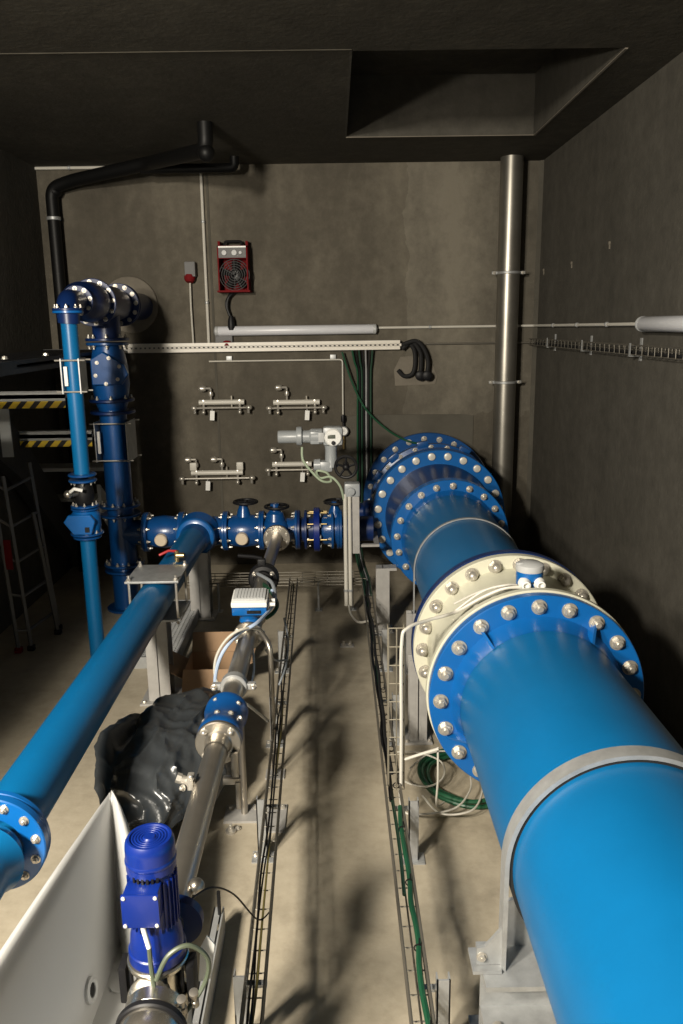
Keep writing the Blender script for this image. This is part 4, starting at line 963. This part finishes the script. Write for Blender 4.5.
g = at(343.5, 431.5, y=7.68); MB().lathe([(.045, 0), (.048, .01), (.048, .04), (.042, .045), (.04, .04), (0, .04)], (g.x, 7.74, g.z), (0, -1, 0), 28).o('gauge_case', 'panel_grey', t)
MB().lathe([(.038, 0), (0, .001)], (g.x, 7.6985, g.z), (0, -1, 0), 24).o('dial', 'white', t)
MB().box((g.x + .003, 7.696, g.z + .006), (.004, .002, .024)).o('needle', 'black', t)
g2 = at(344, 449, y=7.76); MB().cyl((g.x, 7.76, g.z - .04), (g.x, 7.76, g2.z), .011, 10).lathe([(.02, 0), (.02, .035)], (g.x, 7.76, g.z - .12), (0, 0, 1), 6).o('fitting', 'brass', t)
# measuring assemblies
def rotameter(cx, cz, wdt, tube, taps, squares, tagx, label, grp='sampling assemblies on the back wall'):
    t = T('sampling_assembly', label, 'sampling assembly', (cx, 7.72, cz - .1), grp)
    y = 7.70; h = wdt / 2
    MB().cyl((cx - h, y, cz), (cx + h, y, cz), .009, 8).o('rail', 'bolt', t)
    for s in (-1, 1): MB().sph((cx + s * (h + .01), y, cz + .002), .026, 12, (1.25, 1, .9)).cyl((cx + s * (h + .005), y, cz - .05), (cx + s * (h + .005), y, cz), .012, 8).o('end_knob', 'bolt', t)
    tz_ = cz + .052
    MB().cyl((cx - tube / 2, y + .03, tz_), (cx + tube / 2, y + .03, tz_), .025, 16).o('manifold_tube', 'conduit', t)
    for s in (-1, 1):
        MB().box((cx + s * tube * .40, y + .03, tz_), (.024, .045, .05), None, .004).cyl((cx + s * tube * .40, y + .02, cz - .045), (cx + s * tube * .40, y + .02, tz_), .012, 10).sph((cx + s * tube * .40, y + .0, cz - .04), .02, 10).o('bracket', 'bolt', t)
    MB().mm((cx + .09, y + .02, cz), (cx + .10, y + .04, tz_ + .06)).o('pin', 'wire', t)
    for dx, hgt in taps:
        x = cx + dx
        tp = MB().cyl((x, y + .03, tz_), (x, y + .03, tz_ + hgt), .010, 10).lathe([(.02, 0), (.024, .02), (.02, .04)], (x, y + .03, tz_ + hgt * .45), (0, 0, 1), 14).cyl((x, y + .03, tz_ + hgt), (x - .055, y + .03, tz_ + hgt + .002), .011, 8).o('tap', 'bolt', t)
        MB().lathe([(.022, 0), (.03, .02), (.028, .05), (.015, .065)], (x - .045, y + .03, tz_ + hgt), (-1, 0, 0), 14).o('tap_handle', 'bolt', tp)
    for dx in squares: MB().box((cx + dx, y + .025, tz_ + .065), (.065, .05, .075), None, .008).o('sensor_block', 'conduit', t)
    MB().box((cx + tagx, y - .008, cz - .07), (.042, .004, .09), Matrix.Rotation(.08, 3, 'Y')).cyl((cx + tagx, y - .006, cz - .03), (cx + tagx, y - .004, cz), .002, 5).o('hanging_tag', 'white', t)
A = at(221.5, 408, y=W); rotameter(A.x, A.z, .50, .43, [(-.10, .13)], [], -.09, 'shiny sampling manifold on the back wall, upper left of the four')
A = at(296.5, 408, y=W); rotameter(A.x, A.z, .50, .44, [(-.09, .14)], [], .10, 'shiny sampling manifold on the back wall, upper one nearest the actuator')
A = at(217, 478.5, y=W); rotameter(A.x, A.z, .66, .50, [(-.20, .13), (.05, .13)], [-.225, .225], -.09, 'wider sampling manifold with two square blocks on the back wall, lower left of the four')
A = at(292, 470, y=W); rotameter(A.x, A.z, .44, .38, [(-.10, .14)], [], .10, 'shiny sampling manifold on the back wall just below the actuator motor')
# actuator cable with a loop
pts = [at(302, 447, y=6.25), at(303, 460, y=6.24), at(312, 472, y=6.23), at(322, 481, y=6.22), at(331, 481, y=6.25), at(327, 473, y=6.22), at(317, 471, y=6.22), at(320, 478, y=6.25), at(331, 477, y=6.21), at(340, 486, y=6.21), at(344, 500, y=6.25)]
tag(MB().curve(pts, .0095, 8, 8).o('cable', 'greenwhite'), 'pale green cable looping from the actuator motor to the upright conduits', 'cable')
# black hoses and their patch
p0 = at(394, 357, y=D); p1 = at(437, 385, y=D)
struct(MB().prism([(p0.x + .06, D, p0.z), (p0.x + .2, D, p0.z + .01), (p0.x + .36, D, p0.z - .05), (p1.x, D, p1.z + .08), (p1.x - .02, D, p1.z + .01), (p0.x + .12, D, p1.z), (p0.x + .01, D, p1.z - .0), (p0.x, D, p0.z - .12)], (0, -.012, 0)), 'trim_7', 'plaster')
hl = ['black corrugated hose looping over the plaster patch, left one', 'black corrugated hose looping over the plaster patch, middle one', 'black corrugated hose looping over the plaster patch, right one']
hs = [[(401, 346), (408, 343), (414, 350), (415, 364), (412, 374), (404, 376), (398, 370)], [(402, 349), (412, 342), (420, 352), (421, 364), (420, 373)], [(404, 344), (416, 341), (424, 349), (428, 362), (427, 373)]]
for k in range(3):
    pts = [at(*p, y=7.74 - .02 * k) for p in hs[k]]
    t = T('hose', hl[k], 'hose', pts[-1], None)
    MB().curve(pts, .02, 10, 8).o('tube', 'rubber', t)
    if k: 
        c = pts[-1]; MB().lathe([(.035, 0), (.046, .02), (.046, .06), (.03, .07)], c + V((0, .03, -.02)), (0, -1, -.1), 18).o('end_plug', 'black', t)
# black drain pipe
t = T('drain_pipe', 'black plastic drain pipe bending along the top left of the back wall', 'drain pipe', (-2.5, 7.68, 2))
q = [V((-2.50, 7.68, .0)), V((-2.50, 7.68, 3.55)), V((-2.30, 7.62, 3.60)), at(150, 163, y=7.25), at(206, 150, y=6.24), at(209, 128, y=6.24)]
q[5] = V((q[4].x, q[4].y, CH)); q[4].z = min(q[4].z, 3.62)
MB().tube(q, .055, 20, .09, 8).o('pipe', 'black_pipe', t)
for i in (1, 4): MB().sph(q[i] + V((0.03 if i == 1 else 0, 0, -.02)), .062, 16).o('elbow', 'black_pipe', t)
MB().ring((-2.50, 7.68, 3.28), (0, 0, 1), .062, .054, .03, 24).box((-2.50, 7.76, 3.295), (.03, .08, .03)).o('pipe_ring', 'galv', t)
br = at(235, 163, y=7.5)
MB().tube([at(140, 169, y=7.3), V((br.x, 7.45, 3.66)), V((br.x + .0, 7.45, CH))], .04, 16, .05).o('branch', 'black_pipe', t)
# steel duct
t = T('vent_duct', 'upright round stainless duct in the right back corner', 'duct', (1.59, 7.62, .3))
MB().cyl((1.59, 7.62, .25), (1.59, 7.62, CH), .1, 40).o('duct', 'duct_steel', t)
for py in (272, 383):
    c = at(508, py, y=7.5)
    MB().ring((1.59, 7.62, c.z - .012), (0, 0, 1), .105, .098, .024, 40).box((1.59 - .125, 7.62, c.z), (.05, .012, .024)).box((1.59 + .125, 7.62, c.z), (.05, .012, .024)).box((1.59, 7.75, c.z), (.03, .12, .024)).o('clamp_ring', 'galv', t)
    for s in (-1, 1): hw('hexflat', t, (1.59 + s * .13, 7.612, c.z), (0, -1, 0), .010)
MB().mm((1.50, 7.52, .0), (1.68, 7.72, .25)).o('foot', 'galv_dull', t)
# wall screws on right wall
b = None
for py, px in ((238, 610), (258, 572), (265, 544)):
    p = at(px, py + 5, x=XR - .004); 
    tag(MB().lathe([(.014, 0), (.012, .01), (0, .011)], p, (-1, 0, 0), 12).mm(p + V((-.006, -.006, -.04)), p + V((.002, .006, .0))).o('wall_plug', 'plaster'), {610: 'pale form tie plug on the right wall, nearest the camera of three', 572: 'pale form tie plug on the right wall, middle of three', 544: 'pale form tie plug on the right wall, nearest the back corner'}[px], 'wall plug')

# ------------------------------------------------------------------ platform, stair, ladder on the left
t = T('steel_platform', 'dark raised steel grating platform along the left wall at eye level', 'platform', (-2.3, 4.5, 2.1))
PX0, PX1, PY0, PY1 = XL + .005, -1.93, 1.08, 7.55
SEG = ((PY0, 3.98), (4.20, 4.70), (5.0, PY1))  # gaps between deck pieces added to let light onto the stair treads
for ya, yb in SEG: MB().mm((PX0, ya, 2.10), (PX1, yb, 2.125)).o('deck', 'platform_steel', t)
b = MB()
for ya, yb in SEG:
    for k in range(36): b.mm((PX0 + .01 + k * .02, ya, 2.125), (PX0 + .014 + k * .02, yb, 2.145))
b.o('grating_bars', 'platform_steel', t)
MB().mm((PX1 - .012, PY0, 2.07), (PX1, PY1, 2.15)).mm((PX0, PY1 - .012, 2.07), (PX1, PY1, 2.15)).mm((PX0, PY0, 2.02), (PX1, PY0 + .012, 2.15)).o('edge_beam', 'platform_steel', t)
for y in (1.2, ): MB().mm((PX1 - .1, y, 0), (PX1 - .02, y + .08, 2.02)).o('post', 'platform_steel', t)
for y in (4.9, 5.4, 6.0): hw('hexflat', t, (-2.2 + .1 * (y - 5), y, 2.145), (0, 0, 1), .016)
t = T('steel_stair', 'grey steel stair treads edged with yellow and black tape beside the risers', 'stair', (-2.3, 6.2, 0))
for (y, z, x1_) in ((5.93, 1.87, -1.965), (6.38, 1.52, -1.93)):
    tr_ = MB().mm((XL + .01, y, z - .03), (x1_, y + .30, z)).mm((XL + .01, y, z - .05), (x1_, y + .012, z + .025)).o('tread', 'stair_grey', t)
    MB().mm((XL + .01, y - .004, z - .098), (x1_, y, z - .048)).o('hazard_tape', 'hazard', tr_)
    MB().mm((XL + .01, y, z - .10), (x1_, y + .01, z - .05)).o('nosing', 'black', tr_)
MB().prism([(XL + .06, 5.95, 1.86), (XL + .06, 5.95, 1.40), (XL + .06, 6.3, 1.2), (XL + .06, 7.4, .25), (XL + .06, 7.4, .60), (XL + .06, 6.5, 1.45)], (.10, 0, 0)).o('stringer', 'platform_steel', t)
MB().mm((XL + .02, 6.02, 1.40), (XL + .24, 6.035, 1.79)).o('bracket_plate', 'stair_grey', t)
MB().prism([(-2.02, 6.7, 1.05), (-2.02, 6.7, .80), (-2.02, 7.6, .12), (-2.02, 7.6, .38)], (.03, 0, 0)).o('stringer', 'stair_grey', t)
MB().mm((XL + .02, 6.84, 1.14), (-1.99, 7.1, 1.17)).o('tread', 'stair_grey', t); MB().mm((XL + .02, 7.28, .78), (-1.99, 7.5, .81)).o('tread', 'stair_grey', t)
t = T('ladder', 'folded aluminium ladder standing in the dark under the platform', 'ladder', (-2.3, 5.7, 0))
rails = [((-2.372, 5.62, 0), (-2.44, 5.62, 1.42)), ((-2.292, 5.66, 0), (-2.365, 5.66, 1.32)), ((-2.225, 6.07, 0), (-2.30, 6.0, 1.36)), ((-2.20, 5.98, 0), (-2.27, 5.9, 1.0))]
for i, (p, q_) in enumerate(rails):
    rl = MB().tube([p, q_], .016, 4).o('rail', 'alu', t); MB().box(V(p) + V((0, 0, .02)), (.05, .05, .04), None, .008).o('rubber_foot', 'rubber' if i else 'red', rl)
for k in range(5):
    f = .12 + k * .2; p = V(rails[1][0]).lerp(V(rails[1][1]), f); q_ = V(rails[2][0]).lerp(V(rails[2][1]), f)
    MB().cyl(p, q_, .012, 8).o('rung', 'alu', t)
    p2 = V(rails[0][0]).lerp(V(rails[0][1]), f)
    MB().cyl(p2, p, .010, 8).o('rung', 'alu', t)
p = V(rails[0][0]).lerp(V(rails[0][1]), .55); q_ = V(rails[1][0]).lerp(V(rails[1][1]), .55)
MB().box((p + q_) / 2 + V((0, -.02, 0)), (.05, .012, .22)).o('red_label', 'red', t)
# floor grating under left pipe
t = T('floor_grating', 'small steel mesh grating panel on the floor under the left blue pipe', 'grating', (-1.35, 5.8, 0))
gx0, gx1, gy0, gy1 = -1.52, -1.15, 5.30, 6.50
b = MB()
for k in range(13): x = gx0 + (gx1 - gx0) * k / 12; b.mm((x - .0025, gy0, .05), (x + .0025, gy1, .075))
for k in range(40): y = gy0 + (gy1 - gy0) * k / 39; b.mm((gx0, y - .004, .06), (gx1, y + .004, .076))
b.o('mesh', 'galv', t)
MB().mm((gx1 - .006, gy0, .0), (gx1 + .006, gy1, .09)).mm((gx0 - .006, gy0, .0), (gx0 + .006, gy1, .09)).mm((gx0, gy0 - .006, 0), (gx1, gy0 + .006, .085)).mm((gx0, gy1 - .006, 0), (gx1, gy1 + .006, .085)).o('frame', 'galv', t)
# ------------------------------------------------------------------ cardboard box
t = T('cardboard_box', 'open brown cardboard box on the floor behind the black bag', 'box', (-.88, 5.0, 0))
cx0, cx1, cy0, cy1, cz = -.99, -.66, 4.78, 5.08, .21
b = MB()
for p, q_ in (((cx0, cy0), (cx1, cy0 + .006)), ((cx0, cy1 - .006), (cx1, cy1)), ((cx0, cy0), (cx0 + .006, cy1)), ((cx1 - .006, cy0), (cx1, cy1))): b.mm((*p, 0), (*q_, cz))
b.mm((cx0, cy0, 0), (cx1, cy1, .006)); b.o('carton', 'card', t)
for c, s, r in (((cx0 - .06, (cy0 + cy1) / 2, cz - .03), (.15, cy1 - cy0, .004), Matrix.Rotation(.5, 3, 'Y') @ Matrix.Rotation(0, 3, 'X')), (((cx0 + cx1) / 2, cy1 + .055, cz + .045), (cx1 - cx0, .14, .004), Matrix.Rotation(.9, 3, 'X')), ((cx1 + .05, (cy0 + cy1) / 2, cz + .02), (.13, cy1 - cy0, .004), Matrix.Rotation(-.4, 3, 'Y')), (((cx0 + cx1) / 2, cy0 - .05, cz - .05), (cx1 - cx0, .14, .004), Matrix.Rotation(1.0, 3, 'X'))):
    # hinge each flap on its edge
    MB().box(c, s, r if s[0] < .2 else r).o('flap', 'card', t)
# ------------------------------------------------------------------ bin bag
bm = MB(); bmesh.ops.create_icosphere(bm.bm, subdivisions=6, radius=1.0)
C0 = V((-.86, 3.74, 0))
for v in bm.bm.verts:
    n = v.co.copy(); x, y, z = n
    sx, sy, sz = .30, .62, .40
    f = max(0, y); sx *= 1 - .5 * f ** 1.6
    up = (z * .5 + .5)
    p = V((x * sx + f * f * .20, y * sy, up ** .8 * sz * (1 - .10 * y)))
    w1 = noise.noise(n * 1.3 + V((3, 1, 7))); w2 = noise.noise(n * 2.6 + V((9, 2, 1)))
    q = V((n.x * 1.7 + .5 * n.y, n.y * 1.3 - .4 * n.x, n.z * 1.6)); r3 = 1 - abs(noise.noise(q * 1.5 + V((1, 8, 3)))) * 2.2
    r4 = 1 - abs(noise.noise(V((n.x * 1.5 + n.z, n.y * 5.5 + n.x * 1.2, n.z * 2)))) * 2.2; r5 = 1 - abs(noise.noise(q * 4 + V((5, 5, 5)))) * 2
    p += n * (.045 * w1 + .02 * w2 + .030 * max(r3, 0) ** 2 + .016 * max(r4, 0) ** 2 + .002 * r5)
    # open mouth: a raised collar with a fold behind it along the left side
    if z > -.2:
        e_ = (x + .62) / .16; p += V((-.02, 0, .05)) * math.exp(-((x + .84) / .14) ** 2) * max(0, 1 - abs(y) ** 2) + V((.01, 0, -.07)) * math.exp(-e_ * e_) * max(0, 1 - (y * 1.1) ** 2)
    p.z = max(p.z, .0)
    v.co = C0 + p
tag(bm.o('bin_bag', 'bag', None, 60), 'crumpled black plastic bin bag lying on the floor left of the stainless pipe', 'bag')
# ------------------------------------------------------------------ white plastic tub
rim = [(-.873, 2.74), (-.862, 2.738), (-.745, 2.515), (-.645, 2.31), (-.60, 2.12), (-.59, 1.8), (-.59, 1.1), (-1.03, 1.1), (-1.0, 1.5), (-.963, 1.926), (-.923, 2.318), (-.88, 2.70)]
bot = [(-.850, 2.62), (-.838, 2.60), (-.745, 2.41), (-.665, 2.23), (-.645, 2.06), (-.635, 1.8), (-.635, 1.18), (-.90, 1.18), (-.885, 1.5), (-.872, 1.926), (-.853, 2.30), (-.85, 2.58)]
def dense(P, k=5):
    Q = []; n = len(P)
    for i in range(n):
        p0, p1, p2, p3 = [V((*P[j % n], 0)) for j in (i - 1, i, i + 1, i + 2)]
        for j in range(k):
            t_ = j / k; Q.append(.5 * ((2 * p1) + (p2 - p0) * t_ + (2 * p0 - 5 * p1 + 4 * p2 - p3) * t_ * t_ + (3 * p1 - p0 - 3 * p2 + p3) * t_ ** 3))
    return Q
R_, B_ = dense(rim), dense(bot); nR = len(R_); cen = V((-.83, 1.9, 0))
bm = MB(); rows = []
def row(fn):
    r = []
    for i in range(nR): r.append(bm.bm.verts.new(fn(R_[i], B_[i])))
    rows.append(r)
def outw(p): d_ = (p - V((cen.x, max(1.3, min(2.5, p.y - .15)), 0))); d_.z = 0; return d_.normalized()
TB = .06
def th(r):
    k = min(1, max(0, (r.x + .85) / .25)); return .62 - .38 * k * k * (3 - 2 * k)
for o_, z_ in ((.040, -.10), (.040, -.045), (.036, -.02), (.026, -.005), (.012, .0), (.0, -.003), (-.012, -.014)):
    row(lambda r, b_, o_=o_, z_=z_: V((r.x, r.y, 0)) + outw(r) * o_ + V((0, 0, th(r) + z_)))
for f in (.08, .3, .55, .8, .92): row(lambda r, b_, f=f: (r - outw(r) * .02).lerp(b_, f) + V((0, 0, (th(r) - .03) + (TB - th(r) + .03) * (f ** .9))))
row(lambda r, b_: b_.lerp(V((cen.x, b_.y, 0)), .15) + V((0, 0, TB - .004)))
for A_, B2 in zip(rows, rows[1:]):
    for i in range(nR): j = (i + 1) % nR; bm.bm.faces.new([A_[i], A_[j], B2[j], B2[i]])
bm.bm.faces.new(rows[-1])
t = T('plastic_tub', 'big white plastic tub with a round drain hole in the lower left foreground', 'tub', (-.83, 1.9, 0))
sh = bm.o('shell', 'tub', t, 50)
sd = sh.modifiers.new('wall', 'SOLIDIFY'); sd.thickness = .008; sd.offset = -1
for x, y in ((-.80, 2.42), (-.70, 2.2), (-.84, 1.3), (-.68, 1.3)): MB().lathe([(.03, 0), (.03, .065)], (x, y, -.0), (0, 0, 1), 16).o('foot', 'tub', t)
hp = V((-.858, 2.31, .150)); ha = V((.98, -.05, .15))
dr = MB().lathe([(.024, .0), (.024, .006), (.034, .010), (.043, .005), (.043, -.006)], hp, ha, 28, caps=False).o('drain_ring', 'tub', t)
MB().lathe([(.024, .0), (0, .001)], hp + V((.002, 0, .001)), ha, 24).o('drain_hole', 'rubber', t)
# ------------------------------------------------------------------ hose coil and loose cables at the right
cc = V((.66, 3.78, 0))
b = MB(); pts = []
for k in range(5 * 40 + 1):
    a_ = 2 * PI * k / 40; ln = k // 40; r = .215 + .016 * math.sin(ln * 2.1) + .004 * math.sin(3 * a_)
    pts.append(cc + V((r * math.cos(a_) * 1.05 + .012 * math.sin(ln * 1.3), r * math.sin(a_) * 1.12, .012 + .011 * (k / 40) * .9 + .003 * math.sin(5 * a_))))
b.tube(pts, .0105, 8)
tag(b.o('hose_coil', 'green'), 'coiled green hose on the floor under the wide pipe', 'hose')
lp = [[(.40, 3.55), (.47, 3.40), (.62, 3.42), (.70, 3.58), (.72, 3.75), (.62, 3.95), (.48, 3.95), (.36, 3.8)], [(.30, 3.72), (.42, 3.62), (.52, 3.70), (.53, 3.85), (.42, 3.95), (.29, 3.96)], [(.29, 3.42), (.40, 3.38), (.55, 3.43), (.64, 3.58), (.66, 3.7)]]
ll = ['white cable looped around the green hose coil on the floor', 'small white cable loop on the floor between the upright tray and the green coil', 'white cable curving on the floor in front of the green coil']
for k in range(3):
    pts = [V((x, y, .075 + .006 * k)) for x, y in lp[k]]
    if k > 0: pts = [V((.275, pts[0].y, .30))] + pts
    tag(MB().curve(pts, .005, 7, 10, closed=False).o('cable', 'cable_white'), ll[k], 'cable')
p0 = at(403, 743, y=3.3); p1 = at(438, 732, y=3.3)
tag(MB().curve([V((.29, 3.30, .42)), V((.36, 3.29, .45)), V((.44, 3.29, .475))], .007, 8, 6).o('cable', 'cable_white'), 'short white cable from the upright tray to the front blue flange', 'cable')
tag(MB().curve([V((.44, 3.31, .47)), V((.445, 3.33, .3)), V((.45, 3.40, .12)), V((.50, 3.5, .07))], .005, 8, 6).o('cable', 'cable_white'), 'white cable hanging from the front blue flange to the floor', 'cable')
# signal cable from the vertical tray to the cream meter
s_ = [V((.272, 3.285, .30)), V((.272, 3.285, .6)), V((.272, 3.285, .98)), V((.30, 3.30, 1.05)), V((.40, 3.38, 1.055)), V((.48, 3.42, 1.06))]
tag(MB().curve(s_ + [p + V((0, -.03, .012)) for p in meter_cable(.0, .006)[::-1][1:]], .0075, 8, 8).o('cable', 'conduit'), 'pale cable rising in the upright tray and over the cream flow meter', 'cable')
pp = meter_cable(.012, .005)
tag(MB().curve([pp[3] + V((0, -.05, .005)), pp[2] + V((0, -.06, .03)), pp[1] + V((0, -.07, .02)), pp[1] + V((.05, -.03, .0)), pp[2] + V((.02, -.01, .02)), pp[3] + V((0, .0, .02))], .005, 8, 8).o('cable', 'conduit'), 'small pale cable loop tied on top of the cream flow meter', 'cable')
# ------------------------------------------------------------------ cables round the small flow meter
def cab(pts, r, m, label): tag(MB().curve(pts, r, 8, 8).o('cable', m), label, 'cable')
cab([at(272, 590, y=4.35), at(274, 603, y=4.25), at(258, 622, y=3.9), at(238, 634, y=3.85), at(223, 652, y=3.8), at(216, 672, y=3.8), at(215, 690, y=3.8)], .0095, 'cable_blue', 'pale blue cable arching left from the small flow meter to the black bag')
cab([at(264, 632, y=4.0), at(248, 628, y=3.85), at(230, 636, y=3.8), at(217, 655, y=3.8), at(215, 676, y=3.8), at(224, 694, y=3.8)], .007, 'cable_white', 'white cable arching left beside the pale blue one')
cab([at(258, 574, y=4.95), at(264, 577, y=4.8), at(272, 583, y=4.6), at(275, 596, y=4.4), at(272, 606, y=4.3)], .011, 'cable_grey', 'grey cable curving from the black valve to the right of the display head')
cab([at(262, 583, y=4.9), at(270, 590, y=4.6), at(277, 603, y=4.4), at(274, 612, y=4.3), at(266, 618, y=4.25)], .012, 'green', 'green sleeved cable bunch right of the blue and white display head')
cab([at(252, 645, y=3.9), at(254, 665, y=3.8), at(252, 680, y=3.75), at(245, 690, y=3.7)], .006, 'cable_blue', 'thin bluish cable loop hanging right of the small flow meter tube')
cab([at(284, 618, y=4.6), at(288, 640, y=4.5), at(286, 665, y=4.4), at(279, 685, y=4.3)], .006, 'cable_grey', 'thin grey cable curving over the left floor tray')
cab([at(266, 650, y=4.1), at(275, 660, y=4.2), at(286, 660, y=4.4)], .006, 'cable_grey', 'thin grey cable from the bent stand to the left floor tray')
cab([at(241, 700, y=3.55), at(252, 708, y=3.65), at(268, 721, y=3.85)], .008, 'cable_white', 'stiff white lead slanting from the blue check valve to the bent stand')

for o in list(COL.objects):
    lb = o.get('label')
    if not lb or o.get('group'): continue
    if 'wall bundle' in lb or 'upright bundle' in lb: o['group'] = 'cables of the upright wall bundle'
    elif 'floor tray' in lb and o['category'] == 'cable' and 'lying' in lb or 'in the right floor tray' in lb or 'in the left floor tray' in lb: o['group'] = 'cables in the floor trays'
    elif 'corrugated hose' in lb: o['group'] = 'black hoses on the plaster patch'
    elif o['category'] == 'wall plug': o['group'] = 'form tie plugs on the right wall'
    elif o.name.startswith('upright_conduit'): o['group'] = 'upright conduits below the gearbox'
    elif o['category'] == 'support post': o['group'] = 'posts under the pipes'
    elif o.name.startswith('gate_valve'): o['group'] = 'valves on the header'
    elif o.name.startswith('light_fitting'): o['group'] = 'tube lights on the walls'
# ------------------------------------------------------------------ light
wd = bpy.data.worlds.new('world'); SC.world = wd; wd.use_nodes = True
wd.node_tree.nodes['Background'].inputs[0].default_value = (.9, .95, 1, 1); wd.node_tree.nodes['Background'].inputs[1].default_value = 0.0
def area(name, loc, target, sx, sy, power, col=(1, .915, .78), spread=180):
    l = bpy.data.lights.new(name, 'AREA'); l.shape = 'RECTANGLE'; l.size = sx; l.size_y = sy; l.energy = power; l.color = col; l.spread = math.radians(spread)
    o = bpy.data.objects.new(name, l); COL.objects.link(o); o.location = loc
    o.rotation_euler = (V(target) - V(loc)).to_track_quat('-Z', 'Y').to_euler(); return o
area('lamp_rear', (-2.05, -1.1, 3.5), (.2, 4.6, .6), .35, .35, 410)
area('fill_near', (-2.0, .2, 2.75), (-.7, 2.6, .2), .3, .3, 190)  # unseen fill added to brighten the near left floor
l = bpy.data.lights.new('wall_pool_fill', 'SPOT'); l.energy = 245; l.color = (1, .90, .75); l.spot_size = math.radians(40); l.spot_blend = 1.0; l.shadow_soft_size = .12  # unseen spot added to make the pool of light on the back wall
o = bpy.data.objects.new('wall_pool_fill', l); COL.objects.link(o); o.location = (-2.35, -.6, 3.0)
o.rotation_euler = (V((-.25, 7.8, 2.85)) - o.location).to_track_quat('-Z', 'Y').to_euler()

SC.view_settings.view_transform = 'Standard'; SC.view_settings.look = 'None'; SC.view_settings.gamma = 1; SC.view_settings.use_curve_mapping = False
SC.view_settings.exposure = 0.0
